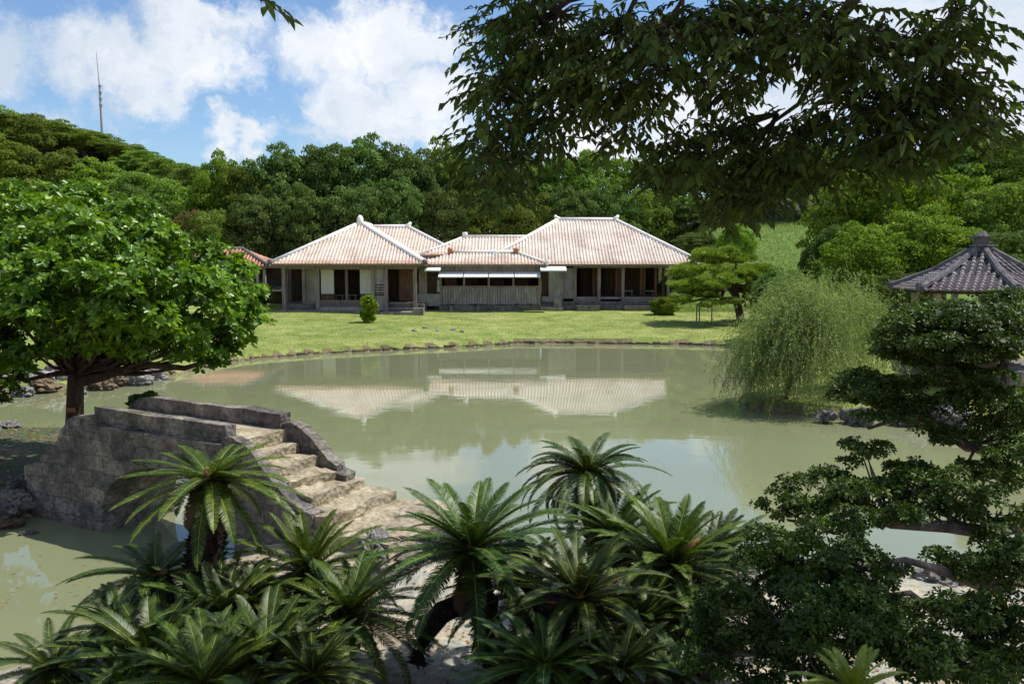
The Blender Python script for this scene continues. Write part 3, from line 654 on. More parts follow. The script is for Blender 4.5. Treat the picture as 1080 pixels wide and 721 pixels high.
# ------------------------------------------------------------------ hexagonal pavilion
PC = Vector((17.5, 32.0, 1.2)); PV = empty('hexagonal_pavilion', PC, 'hexagonal garden pavilion with a dark grey tile roof behind the shrubs', 'pavilion')
mb = MB(); mb.uv = []; Re = 3.05; ze = 3.95-1.2; za = 5.42-1.2; rot = R(24)
cor = [Vector((Re*math.cos(rot+k*math.pi/3), Re*math.sin(rot+k*math.pi/3), ze)) for k in range(6)]
top = [Vector((.22*math.cos(rot+k*math.pi/3), .22*math.sin(rot+k*math.pi/3), za)) for k in range(6)]
mid = [(c_+t_)*.5 - Vector((0, 0, .14)) for c_, t_ in zip(cor, top)]
for k in range(6):
    a_, b2 = cor[k], cor[(k+1) % 6]
    roof_face(mb, [a_, b2, mid[(k+1) % 6], mid[k]], .235, .085, seg=.2); roof_face(mb, [mid[k], mid[(k+1) % 6], top[(k+1) % 6], top[k]], .235, .085, seg=.2)
pr = mb.build('roof', MT['roof_grey'], PV)
for k in range(6):
    r_ = MB(); r_.tube([cor[k]+Vector((0, 0, .06)), mid[k]+Vector((0, 0, .06)), top[k]+Vector((0, 0, .06))], [.15, .135, .11], 8, jit=.1); r_.build('hip_ridge', MT['grey_plaster'], pr)
    r_ = MB(); r_.tube([cor[k]+Vector((0, 0, -.08)), cor[k]*1.02+Vector((0, 0, .1)), cor[k]*1.02+Vector((0, 0, .22))], [.1, .17, .1], 8); r_.build('corner_tile', MT['grey_plaster'], pr)
f = MB()
for r0, r1, z0, z1 in ((.36, .30, za-.1, za+.12), (.42, .42, za+.12, za+.19), (.26, .26, za+.19, za+.42), (.42, .44, za+.42, za+.49), (.24, .08, za+.49, za+.68)):
    f.tube([(0, 0, z0), (0, 0, z1)], [r0, r1], 6)
f.build('finial', MT['grey_plaster'], pr)
f = MB(); f.tube([(0, 0, ze-.12), (0, 0, ze-.02)], [Re*.96]*2, 6); so = f.build('soffit', MT['wood_dark'], PV); so.rotation_euler = (0, 0, 0)
for k in range(6):
    an = rot+k*math.pi/3; q = MB(); x, y = 2.2*math.cos(an), 2.2*math.sin(an); q.box(x-.1, x+.1, y-.1, y+.1, -.2, ze-.1); q.build('post', MT['wood_light'], PV)
f = MB(); f.tube([(0, 0, -.5), (0, 0, .0)], [2.9, 2.9], 6); f.build('base', MT['podium'], PV)
for k in (0, 1, 2, 3):
    an = rot+k*math.pi/3; a_ = Vector((2.2*math.cos(an), 2.2*math.sin(an), 0)); b2 = Vector((2.2*math.cos(an+math.pi/3), 2.2*math.sin(an+math.pi/3), 0))
    q = MB(); u = (b2-a_); q.prism([(0, 0), (1, 0), (1, .8), (0, .8)], a_, u, Vector((0, 0, 1)), u.cross(Vector((0, 0, 1))).normalized()*.05); q.build('low_wall', MT['wood_red'], PV)

# ------------------------------------------------------------------ stone bridge
BR = empty('stone_bridge', BP(2, .9, 0), 'weathered grey coral stone arch bridge with worn steps over the pond', 'bridge')
BO = BP(2, .9, 0)
up = Vector((0, 0, 1)); WID = 1.6
def bpart(mb, name, mat):
    o = mb.build(name, mat, BR); o.location = -BO; return o
def rough(o, cuts=2, amp=.02):
    import bmesh
    bm = bmesh.new(); bm.from_mesh(o.data)
    bmesh.ops.triangulate(bm, faces=[f for f in bm.faces if len(f.verts) > 4])
    for _ in range(cuts):
        bmesh.ops.subdivide_edges(bm, edges=[e for e in bm.edges if e.calc_length() > .22], cuts=1, use_grid_fill=True)
    from mathutils import noise as mn
    for v in bm.verts:
        nn = mn.noise_vector(v.co*2.3)*amp*1.3 + mn.noise_vector(v.co*9)*amp*.7; v.co += nn
    bm.to_mesh(o.data); bm.free()
# left half: spandrel with the rising arch ; arch springs at s=0 and s=3.4
arch = []
for k in range(0, 15):
    t = math.pi*k/14; arch.append((1.72-1.72*math.cos(t)*1.0, .35+1.05*math.sin(t)))
poly = [(-2.25, -.6), (0, -.6)] + [(max(.0, p), q) for p, q in arch] + [(3.44, -.6), (6.9, -.6), (6.9, .70), (6.2, .72), (5.3, .74), (5.25, .94), (4.85, .96), (4.8, 1.12), (4.45, 1.14), (4.4, 1.30), (4.02, 1.32), (3.97, 1.46), (3.55, 1.48), (3.50, 1.62), (3.2, 1.64), (3.15, 1.95), (-.35, 1.97),
        (-.5, 1.93), (-.8, 1.86), (-1.05, 1.72), (-1.25, 1.50), (-1.45, 1.32), (-1.75, 1.28), (-1.78, 1.12), (-2.05, 1.08), (-2.1, .92), (-2.3, .86)]
mb = MB(); mb.prism(poly, BP(0, 0, 0), BX, up, BW*WID); bd_ = bpart(mb, 'arch_body', MT['bridge_dark']); rough(bd_, 2, .018)
# projecting ledge along the spandrel top
def lip(s0, s1, t0, t1, z0, z1): 
    m_ = MB(); m_.prism([(s0, z0), (s1, z0), (s1, z1), (s0, z1)], BP(0, t0, 0), BX, up, BW*(t1-t0)); return m_
o = bpart(lip(-.2, 3.28, -.05, WID+.05, 1.90, 2.005), 'ledge', MT['bridge_dark']); rough(o, 2, .012)
# deck and steps in worn light stone
treads = [(-.2, 3.32, 2.045), (3.2, 3.60, 1.84), (3.58, 4.05, 1.65), (4.03, 4.47, 1.48), (4.45, 4.90, 1.31), (4.88, 5.38, 1.12), (5.36, 6.7, .93)]
for i, (s0, s1, z) in enumerate(treads):
    t0, t1 = .22, WID-.22
    if i >= 4: t1 = WID+.05
    if i >= 5: t0, t1 = .0, WID+.20
    if i == 6: t0, t1 = -.1, WID+.45
    m_ = MB(); m_.prism([(s0, z-.28), (s1, z-.28), (s1, z-.012), (s0, z)], BP(0, t0, 0), BX, up, BW*(t1-t0))
    o = bpart(m_, 'deck' if i == 0 else ('landing' if i == 6 else 'step'), MT['bridge_light']); rough(o, 3, .026 if i == 0 else .05)
for s0, s1, z in ((-.75, -.2, 1.84), (-1.25, -.73, 1.62), (-1.7, -1.23, 1.38), (-2.2, -1.68, 1.13), (-2.75, -2.18, .88)):
    m_ = MB(); m_.prism([(s0, z-.28), (s1, z-.28), (s1, z), (s0, z)], BP(0, .22, 0), BX, up, BW*(WID-.44)); o = bpart(m_, 'step', MT['bridge_light']); rough(o, 1, .015)
# straight parapets
for (s0, s1, t0, lab) in ((-.2, 3.22, .08, 0), (-.2, 3.22, WID-.26, 0)):
    m_ = MB(); m_.prism([(s0, 2.0), (s1, 2.0), (s1, 2.30), (s0, 2.32)], BP(0, t0, 0), BX, up, BW*.24); o = bpart(m_, 'parapet', MT['bridge_dark']); rough(o, 3, .026)
# curved wing walls
def wing(pts_top, drop, t0, th=.22):
    low = [(s_, z-drop) for s_, z in pts_top][::-1]
    m_ = MB(); m_.prism(pts_top + low, BP(0, t0, 0), BX, up, BW*th); o = bpart(m_, 'wing_wall', MT['bridge_dark']); rough(o, 2, .028)
rw = [(3.22, 2.12), (3.42, 2.17), (3.65, 2.10), (3.9, 1.93), (4.1, 1.74), (4.28, 1.60), (4.46, 1.54)]
wing(rw, .55, WID-.22)
wing([(3.24, 2.10), (3.45, 2.13), (3.7, 2.06), (3.95, 1.90), (4.2, 1.68), (4.45, 1.44), (4.7, 1.26), (4.98, 1.16)], .5, .0)
wing([(-1.75, 1.42), (-1.55, 1.44), (-1.35, 1.58), (-1.2, 1.82), (-.95, 2.02), (-.65, 2.14), (-.35, 2.18), (-.12, 2.18)], .5, .06)
wing([(-1.75, 1.42), (-1.55, 1.44), (-1.35, 1.58), (-1.2, 1.82), (-.95, 2.08), (-.65, 2.24), (-.35, 2.30), (-.1, 2.30)], .5, WID-.22)
for t0 in (-.02, WID-.26):
    m_ = MB(); m_.prism([(4.44+(.5 if t0 < 0 else 0), .9), (4.68+(.5 if t0 < 0 else 0), .9), (4.68+(.5 if t0 < 0 else 0), 1.40-(.28 if t0 < 0 else 0)), (4.44+(.5 if t0 < 0 else 0), 1.42-(.28 if t0 < 0 else 0))], BP(0, t0, 0), BX, up, BW*.28); o = bpart(m_, 'end_post', MT['bridge_dark']); rough(o, 2, .035)
for t0 in (0,):
    m_ = MB(); m_.prism([(-1.98, .9), (-1.72, .9), (-1.72, 1.50), (-1.98, 1.46)], BP(0, WID-.25, 0), BX, up, BW*.25); o = bpart(m_, 'end_post', MT['bridge_dark']); rough(o, 2, .035)

# ------------------------------------------------------------------ rocks
def rock_mesh(seed, mat, sx=1, sy=.8, sz=.6):
    import bmesh
    from mathutils import noise as mn
    bm = bmesh.new(); bmesh.ops.create_icosphere(bm, subdivisions=4, radius=1)
    off = Vector((seed*3.1, seed*1.7, seed*.9))
    for v in bm.verts:
        n = mn.noise(v.co*1.1+off)*.45 + mn.noise(v.co*2.7+off)*.38 - abs(mn.noise(v.co*5.0+off))*.42 + abs(mn.noise(v.co*11+off))*.20
        v.co = Vector((v.co.x*sx, v.co.y*sy, v.co.z*sz))*(1+n)
    me = bpy.data.meshes.new('rock'); bm.to_mesh(me); bm.free(); me.materials.append(mat); return me
RK = [rock_mesh(i, MT['rock' if i % 3 else 'rock_brown'], 1, .8, .55+.1*(i % 3)) for i in range(7)]
RK.append(rock_mesh(9, stone_mat('white_lawn_stone', (.30, .28, .25), (.50, .48, .44), (.66, .64, .60), 2.0)))
def rock(x, y, s_, label, group, z=None, k=None):
    brown = any(q in label for q in ('brown', 'ochre', 'yellowish'))
    o = bpy.data.objects.new('shore_rock', RK[random.choice((0, 3, 6) if brown else (1, 2, 4, 5)) if k is None else k]); link(o)
    o.location = (x, y, (hz(x, y) if z is None else z)); o.scale = (s_*random.uniform(.85, 1.25), s_*random.uniform(.85, 1.2), s_*random.uniform(.8, 1.15)); o.rotation_euler = (random.uniform(-.2, .2), random.uniform(-.2, .2), random.uniform(0, 6.28))
    return tag(o, label, 'rock', group)
ROCKS = [ # px, py (on the waterline), size, label
 (8, 408, .75, 'large rough grey rock at the left edge of the photo on the far bank'), (27, 404, .95, 'tallest pitted grey rock of the bank left of the broad tree trunk'),
 (45, 409, .8, 'brownish rock below the pitted grey boulders left of the trunk'), (60, 405, .9, 'pale grey boulder just left of the broad tree trunk'),
 (20, 414, .45, 'low flat stone at the waterline below the grey boulders'), (92, 396, .7, 'pale rock half hidden just right of the broad tree trunk'),
 (104, 408, .55, 'yellowish low rock at the waterline right of the trunk'), (118, 404, .55, 'ochre stone with moss on the bank under the low branch'),
 (131, 400, .6, 'grey rock under the middle of the low branch'), (144, 403, .6, 'whitish jagged rock at the water under the branch'),
 (160, 397, .5, 'dark rock at the bend of the bank under the branch'), (172, 393, .4, 'last small brown rock where the rocky bank meets the lawn edge'), (120, 390, .6, 'grey stone set back from the water on the shaded lawn'), (76, 412, .4, 'small stone hidden behind the broad tree trunk foot')]
for px, py, s_, lab in ROCKS:
    v = PZ(px, py, .15); rock(v.x, v.y+.3, s_, lab, 'rocks along the left far bank', z=.12)
for px, py, s_, z, lab in ((8, 530, .38, .35, 'pale boulder beside the bottom step at the left end of the bridge'), (12, 553, .22, .05, 'mossy ochre stone at the waterline below the pale boulder'), (25, 508, .22, .5, 'small stone by the left foot of the bridge steps'), (30, 563, .12, .0, 'little flat stone barely above the water by the pier'),
                       (10, 452, .36, .3, 'dark rock at the far edge of the left peninsula')):
    v = PZ(px, py, z); rock(v.x, v.y, s_, lab, 'rocks by the left end of the bridge', z=z)
for px, py, s_, lab in ((985, 436, .75, 'long grey rock on the right bank below the shrub branch'), (1008, 440, .5, 'smaller grey rock to the right of the long one on the right bank'), (872, 437, .35, 'dark rock at the foot of the weeping willow'),
                        (955, 440, .45, 'rounded shaded rock where the right bank meets the pond'), (905, 439, .4, 'half sunk rock between willow and rounded rock')):
    v = PZ(px, py, .25); rock(v.x, v.y, s_, lab, 'rocks on the right bank', z=.22)
for px, py, s_, lab in ((437, 349, .33, 'low flat stone at the left end of the stone row on the lawn'), (449, 346, .28, 'grey stone second in the row on the lawn'), (462, 349, .30, 'pale stone third in the row on the lawn'), (478, 348, .36, 'largest white stone of the row on the lawn'), (487, 350, .25, 'small white stone at the right end of the row on the lawn'), (391, 348, .2, 'little rock at the foot of the lawn bush'),
                        (782, 331, .55, 'pale rock right of the spreading pine on the lawn'), (797, 330, .45, 'grey rock at the foot of the slope right of the pine'), (745, 327, .35, 'stone beside the pine trunk')):
    Dg = 60
    for _ in range(12):
        v = P(px, py, Dg); Dg += (v.z - hz(v.x, v.y))*8
    rock(v.x, v.y, s_*.62, lab, 'stones lying on the lawn', z=hz(v.x, v.y)+.02, k=7)
for i, (x, y, s_, lab) in enumerate(((-1.55, 14.45, .38, 'dark rock under the far corner of the bridge landing'), (-.7, 13.9, .35, 'dark rock at the water right of the bridge landing'), (.1, 13.5, .3, 'rock in the water behind the central cycads'), (-1.1, 12.5, .42, 'grey rough rock below the landing next to the cycads'), (-2.0, 12.2, .36, 'dark stone under the cycad fronds below the landing'), (5.1, 12.5, .4, 'rock on the near shore seen through the dark shrub'), (6.3, 12.1, .3, 'small rock on the pale ground under the dark shrub'))):
    rock(x, y, s_, lab, 'rocks on the near shore')

# low stone edging along the far lawn: a continuous course of rough stones
ed = MB(); pts = [Vector((*p, 0)) for p in FAR[6:15]] ; cx_ = 0
for a_, b2 in zip(pts[:-1], pts[1:]):
    L = (b2-a_).length; u = (b2-a_).normalized(); nrm_ = Vector((-u.y, u.x, 0)); d_ = 0
    while d_ < L:
        l = random.uniform(.2, .45); hgt = random.uniform(.07, .17); o_ = a_+u*d_+nrm_*random.uniform(-.05, .05); th = random.uniform(.25, .4)
        j = lambda: random.uniform(-.035, .035)
        vs = [o_+Vector((0, 0, -.2)), o_+u*l*.96+Vector((0, 0, -.2)), o_+u*l*.96+nrm_*th+Vector((0, 0, -.2)), o_+nrm_*th+Vector((0, 0, -.2))]
        vs += [v+Vector((j(), j(), hgt+.2+j())) for v in vs]
        ed.add(vs, [(0, 3, 2, 1), (4, 5, 6, 7), (0, 1, 5, 4), (1, 2, 6, 5), (2, 3, 7, 6), (3, 0, 4, 7)]); d_ += l
tag(ed.build('stone_edging', MT['rock_brown']), 'low course of rough stones edging the far lawn at the water', 'edging')
for px, py, h_, lab in ((475.5, 327, .45, 'squat stone post on the lawn left of the board wall'), (504, 326, .42, 'slim stone post in front of the board wall, left one'), (531, 325, .42, 'slim stone post in front of the board wall, right one')):
    x = X(px, 68.2); m_ = MB(); m_.tube([(0, 0, -.2), (0, 0, h_*.7), (0, 0, h_)], [.17 if px < 480 else .1, .13 if px < 480 else .08, .06], 6)
    o = m_.build('stone_post', MT['step_stone']); o.location = (x, 68.2, hz(x, 68.2)); tag(o, lab, 'stone post', 'stone posts before the board wall')

# mast on the hill
mz = 24; MP = P(108.5, 158, 190); ms = empty('radio_mast', (MP.x, 190, 20), 'tall thin radio mast rising beyond the left hill', 'mast')
m_ = MB(); zt = P(104.5, 55, 190).z - 20; m_.tube([(0, 0, 0), (0, 0, zt*.45), (-.1, 0, zt*.75)], [.36, .30, .2], 8); m_.build('mast_pole', MT['steel'], ms)
m_ = MB(); m_.tube([(-.1, 0, zt*.75), (-.5, 0, zt)], [.12, .05], 6); m_.build('whip_antenna', MT['steel'], ms)
for k in range(4):
    m_ = MB(); z = zt*(.62+.045*k); m_.tube([(0, 0, z), (0, 0, z+.35)], [.38, .38], 8); m_.build('antenna_ring', MT['steel'], ms)

# ------------------------------------------------------------------ trees
def make_crown(seed, R0, RZ, zc, mat, clumps=80, per=230, leaf=(.24, .15), lower=-.55, crad=(.16, .27), name='crown', inner=2500):
    rng = np.random.default_rng(seed); parts = []
    d = rnd_dir(clumps*3, rng); d = d[d[:, 2] > lower][:clumps]
    rad = rng.uniform(.70, 1.0, len(d))[:, None]; cc = d*rad*np.array([R0, R0, RZ])
    cc *= (1 + .12*np.sin(3*np.arctan2(d[:, 1], d[:, 0])+seed))[:, None]
    for c, dc in zip(cc, d):
        r = rng.uniform(*crad)*R0; n_ = int(per*(r/(R0*.21))**2)
        q = rnd_dir(n_, rng); q[:, 2] = np.where(q[:, 2] < -.35, -q[:, 2]*.5, q[:, 2]); q = nrm(q + dc*.25 + np.array([0, 0, .15]))
        p = c + q*np.array([r, r, r*.72])*rng.uniform(.72, 1.08, (n_, 1))
        nn = nrm(q + rng.normal(size=(n_, 3))*.45); dr = nrm(np.cross(nn, rng.normal(size=(n_, 3))) + q*.2)
        s_ = rng.uniform(.7, 1.3, n_)
        V, Fq = diamonds(p, dr, nn, leaf[0]*s_, leaf[1]*s_*1.15); parts.append((V, Fq, 0))
    q = rnd_dir(inner, rng)*np.array([R0, R0, RZ])*rng.uniform(.25, .8, (inner, 1))**.6
    V, Fq = diamonds(q, rnd_dir(inner, rng), rnd_dir(inner, rng), leaf[0]*1.7, leaf[1]*2.2); parts.append((V, Fq, 0))
    V, Fq, mi = cat(parts); V[:, 2] += zc
    return np_mesh(name, V, Fq, mat), cc
def limb_mesh(targets, h0, r0, mat, base=(0, 0, 0), lean=(0, 0), zc=0, jit=.15, name='trunk', seg=8):
    mb = MB(); b = Vector(base); top = b + Vector((lean[0], lean[1], h0))
    pts = [b+Vector((0, 0, -.4)), b.lerp(top, .25)+Vector((random.uniform(-jit, jit), 0, 0))*.5, b.lerp(top, .6)+Vector((random.uniform(-jit, jit), random.uniform(-jit, jit), 0)), top]
    mb.tube(pts, [r0*1.3, r0, r0*.85, r0*.7], seg, jit=.08)
    for t in targets:
        t = Vector(t); m1 = top.lerp(t, .45)+Vector((random.uniform(-jit, jit)*2, random.uniform(-jit, jit)*2, -abs(t.z-top.z)*.12))
        st = b.lerp(top, random.uniform(.78, 1))
        mb.tube([st, m1, t], [r0*.5, r0*.3, r0*.1], 6)
    return mb.build(name, mat, None)
PROTO = []
def mk_proto(seed, mat, R0=4.5, RZ=3.9, zc=6.0, **k):
    me, cc = make_crown(seed, R0, RZ, zc, mat, **k)
    tg = [Vector(c)*.85+Vector((0, 0, zc)) for c in cc[:9]]
    tr = limb_mesh(tg, 3.4, .32, MT['bark_grey'], zc=zc); tm_ = tr.data; bpy.data.objects.remove(tr)
    return me, tm_
PR = {'a': mk_proto(1, MT['l_for1']), 'b': mk_proto(2, MT['l_for2']), 'c': mk_proto(3, MT['l_for3']), 'd': mk_proto(4, MT['l_for2'], clumps=110, crad=(.12, .2)), 'e': mk_proto(5, MT['l_for1'], clumps=60, crad=(.2, .32)),
      'f': mk_proto(6, MT['l_for3'], clumps=120, per=150, crad=(.11, .18)), 't': mk_proto(7, MT['l_twig'], clumps=60, per=70, inner=300, crad=(.15, .25))}
used_labels = set()
def tree(kind, x, y, top_z, wid, label, group, base=None, cat_='tree'):
    z0 = hz(x, y) if base is None else base; H = max(3, top_z - z0)
    t = empty('broadleaf_tree', (x, y, z0), label, cat_, group, rz=random.uniform(0, 6.28)); s_ = wid/9.0
    t.scale = (s_, s_*random.uniform(.9, 1.1), H/10.1)
    if label in used_labels: print('DUP LABEL', label)
    used_labels.add(label)
    me, tm_ = PR[kind]
    link(bpy.data.objects.new('crown', me), t); link(bpy.data.objects.new('trunk', tm_), t); return t
KN = {'a': 'mid green', 'b': 'dark green', 'c': 'bright green', 'd': 'dark fine-leaved', 'e': 'billowing green', 'f': 'light feathery', 't': 'sparse olive'}
def place(px, top_py, D, wpx, kind, where, group, dy=0):
    v = P(px, top_py, D); tree(kind, v.x, D, v.z, wpx*D/F, (KN[kind]+' tree '+where), group)
g1 = 'trees on the left hillside'
for px, py, D, wp, kd, wh in (
 (-30, 108, 120, 90, 'a', 'at the top of the left hill, cut by the photo edge'), (12, 118, 122, 80, 'a', 'on the crest at the far left of the hill'), (42, 124, 128, 66, 'a', 'on the crest above the left broad tree'),
 (70, 134, 130, 60, 'c', 'on the crest a little left of the mast'), (96, 140, 135, 56, 'a', 'on the crest just under the mast'), (124, 150, 135, 56, 'e', 'on the crest just right of the mast foot'), (150, 160, 130, 60, 'a', 'on the crest sloping down right of the mast'),
 (176, 168, 124, 60, 'a', 'low on the right shoulder of the left hill'), (205, 176, 118, 60, 'a', 'where the hill crest dips before the tall wood'),
 (0, 150, 104, 90, 'c', 'on the mid slope at the left photo edge'), (52, 158, 106, 80, 'a', 'on the mid slope above the broad tree top'), (100, 172, 106, 76, 'c', 'on the mid slope below the mast'), (146, 180, 104, 72, 'e', 'on the mid slope right below the mast'), (188, 190, 100, 74, 'a', 'on the mid slope above the red-roofed hut'),
 (20, 186, 88, 90, 'e', 'low on the slope behind the broad tree at left'), (84, 196, 88, 84, 'a', 'low on the slope behind the broad tree crown'), (140, 202, 88, 80, 'd', 'low on the slope behind the right side of the broad tree'),):
    place(px, py, D, wp, kd, wh, g1)
g2 = 'trees of the wood behind the villa'
for px, py, D, wp, kd, wh in (
 (232, 168, 98, 62, 'c', 'with a pointed top above the red-roofed hut'), (262, 176, 96, 60, 'a', 'between the pointed tree and the tall wood'), (296, 158, 98, 90, 'd', 'at the left end of the tall wood, above the hut roof'),
 (340, 152, 100, 90, 'b', 'tall in the wood above the left wing'), (388, 149, 102, 92, 'd', 'tallest in the wood above the left wing peak'), (432, 156, 102, 84, 'b', 'in the wood right of the left wing peak'),
 (470, 148, 104, 66, 'f', 'with upright crown above the middle roof'), (505, 158, 104, 70, 'a', 'behind the drooping left tip of the overhanging branch'), (545, 164, 104, 74, 'b', 'above the left hip of the main hall'), (590, 162, 104, 76, 'e', 'left of the main hall ridge'),
 (632, 160, 106, 74, 'a', 'straight above the main hall ridge'), (676, 164, 106, 74, 'f', 'right of the main hall ridge'), (716, 170, 104, 72, 'b', 'above the right hip of the main hall'), (760, 172, 102, 76, 'd', 'in the wood behind the overhanging leaves'), (810, 176, 100, 80, 'a', 'in the wood above the green slope'),
 (200, 214, 86, 62, 't', 'with brownish leaves left of the hut roof'), (222, 222, 84, 50, 'a', 'low behind the hut'), (268, 205, 86, 70, 'b', 'in the front row right behind the hut'), (318, 200, 87, 76, 'd', 'in the front row behind the left hip of the left wing'), (372, 196, 88, 76, 'b', 'in the front row behind the peak of the left wing'),
 (424, 194, 88, 70, 'd', 'in the front row behind the rear wing ridge'), (468, 200, 88, 66, 'b', 'in the front row left of the middle roof'), (508, 204, 89, 66, 'a', 'in the front row behind the middle roof'), (552, 198, 89, 68, 'e', 'in the front row left of the main hall ridge'),
 (598, 196, 90, 66, 'b', 'in the front row behind the main hall ridge'), (642, 198, 90, 66, 'd', 'in the front row at the right end of the main ridge'), (686, 200, 92, 66, 'a', 'in the front row above the right hip'), (724, 206, 93, 60, 'b', 'in the front row behind the grassy mound'),
 (762, 206, 92, 60, 'd', 'in the front row left of the green slope'), (778, 240, 76, 38, 'c', 'small and round at the left foot of the green slope'), (735, 262, 80, 44, 'b', 'low and round behind the spreading pine'),):
    place(px, py, D, wp, kd, wh, g2)
g3 = 'trees on the right bank'
for px, py, D, wp, kd, wh in (
 (850, 150, 96, 90, 'a', 'behind the overhanging leaves at right'), (925, 160, 92, 100, 'b', 'in the back row above the pavilion'), (1000, 152, 94, 100, 'd', 'in the back row right of the overhanging leaves'), (1062, 146, 90, 100, 'a', 'in the back row at the right photo edge'), (1130, 140, 88, 110, 'b', 'beyond the right photo edge'),
 (892, 192, 66, 84, 'f', 'right of the green slope'), (930, 176, 62, 120, 'c', 'with tiered crown above the willow'), (1000, 178, 64, 110, 'f', 'rising left of the pavilion finial'), (1068, 190, 60, 100, 'a', 'rising right of the pavilion finial'), (975, 225, 54, 110, 'c', 'leaning over the left eave of the pavilion'),
 (886, 236, 58, 64, 'b', 'dark against the slope behind the willow'), (915, 236, 52, 100, 'f', 'low and wide behind the willow'), (1060, 244, 50, 110, 'b', 'low behind the pavilion roof at right'), (1120, 262, 44, 120, 'd', 'low at the right photo edge behind the pavilion'), (856, 264, 62, 30, 'a', 'small at the foot of the green slope'),
 (820, 282, 50, 50, 'b', 'low behind the left side of the willow'), (950, 290, 46, 90, 'd', 'low between willow and pavilion')):
    place(px, py, D, wp, kd, wh, g3)
# small bushes
def bush(px, py_base, py_top, D, wpx, mat, label, cat_='bush', leaf=(.16, .10), name='round_bush', n=26, base=None, flat=.5):
    v = P(px, py_base, D); z0 = hz(v.x, v.y) if base is None else base; top = P(px, py_top, D).z; H = top-z0; W = wpx*D/F
    me, cc = make_crown(int(px*7+py_base), W/2, H*.5, H*.5, mat, clumps=n, per=130, leaf=leaf, lower=-.9, crad=(.3, .45), inner=500, name='foliage')
    t = empty(name, (v.x, D, z0), label, cat_)
    o = link(bpy.data.objects.new('foliage', me), t)
    m_ = MB(); m_.tube([(0, 0, -.2), (0, 0, H*.5)], [.07, .04], 6); m_.build('stem', MT['bark'], t); return t
bush(389.5, 350, 309, 59.0, 13, MT['l_bush'], 'upright light green bush standing alone on the lawn', n=30)
bush(268, 318, 299, 70, 34, MT['l_for3'], 'small rounded bush between the hut and the left wing', leaf=(.2, .12))
bush(245, 325, 308, 66, 40, MT['l_for1'], 'low bush behind the tip of the broad tree', leaf=(.2, .12))
bush(806, 320, 292, 58, 34, MT['l_pine'], 'wide light bush at the right of the spreading pine', leaf=(.2, .12))
bush(700, 326, 314, 66, 24, MT['l_for3'], 'low bush at the right corner of the main hall', leaf=(.16, .1))
bush(150, 432, 413, 18.6, 32, MT['l_box'], 'small dark bush peeping over the bridge parapet', leaf=(.07, .04), n=14, base=1.35)

# ------------------------------------------------------------------ spreading pine on the lawn
PB = P(783, 327, 60); PB.z = hz(PB.x, PB.y); PN = empty('spreading_pine', PB, 'low spreading pine with flat bright needle pads beside the villa', 'pine tree')
rng = np.random.default_rng(31); parts = []
pads = [(758, 268, 60, 46, 15), (737, 284, 60, 56, 17), (792, 284, 61, 44, 14), (724, 300, 59, 34, 14), (765, 296, 58, 48, 16), (745, 311, 58.5, 30, 12), (803, 299, 60, 26, 12), (776, 273, 61, 36, 12), (748, 276, 61, 40, 13), (722, 290, 60, 30, 12), (752, 302, 58, 34, 13), (780, 290, 59, 34, 12), (790, 306, 61, 28, 10), (728, 308, 59, 26, 9), (718, 317, 58, 24, 9), (746, 321, 57.5, 26, 8), (808, 308, 61, 24, 9), (812, 292, 61, 26, 9), (775, 318, 58.5, 26, 8)]
centers = []
for px, py, D, wx, hy in pads:
    c = np.array(P(px, py, D)-PB); centers.append(Vector(c)); rx = wx*D/F*.60; rz = hy*D/F*.40; n_ = 3000
    sub = rng.normal(size=(14, 3)); sub = nrm(sub)*np.array([rx, rx, rz])*rng.uniform(.4, .95, (14, 1)); k = rng.integers(0, 14, n_)
    q = rnd_dir(n_, rng); q[:, 2] = np.abs(q[:, 2])*1.1-.25
    p = c + sub[k] + q*np.array([rx*.27, rx*.27, rz*.5])*rng.uniform(.6, 1.1, (n_, 1))
    V, Fq = diamonds(p, nrm(q*.7+np.array([0, 0, .6])+rng.normal(size=(n_, 3))*.3), rnd_dir(n_, rng), rng.uniform(.16, .28, n_), .07); parts.append((V, Fq, 0))
V, Fq, mi = cat(parts); link(bpy.data.objects.new('crown', np_mesh('crown', V, Fq, MT['l_pine'])), PN)
m_ = MB(); T1 = P(762, 298, 60)-PB; T0 = Vector((0, 0, -.3)); Tm = P(775, 306, 60.3)-PB
m_.tube([T0, Tm, T1, T1+Vector((-.6, 0, 1.0))], [.32, .26, .2, .12], 8, jit=.1)
for c in centers: m_.tube([Tm.lerp(T1, .7), (Tm+c)*.5+Vector((0, 0, -.15)), c+Vector((0, 0, -.25))], [.12, .09, .04], 6)
m_.build('trunk', MT['bark_pine'], PN)
for px in (738, 735, 751):
    v = P(px, 318, 59)-PB; m_ = MB(); m_.tube([(v.x, v.y, -.2), (v.x, v.y, 1.3)], .045, 6); m_.build('support_pole', MT['wood_grey'], PN)

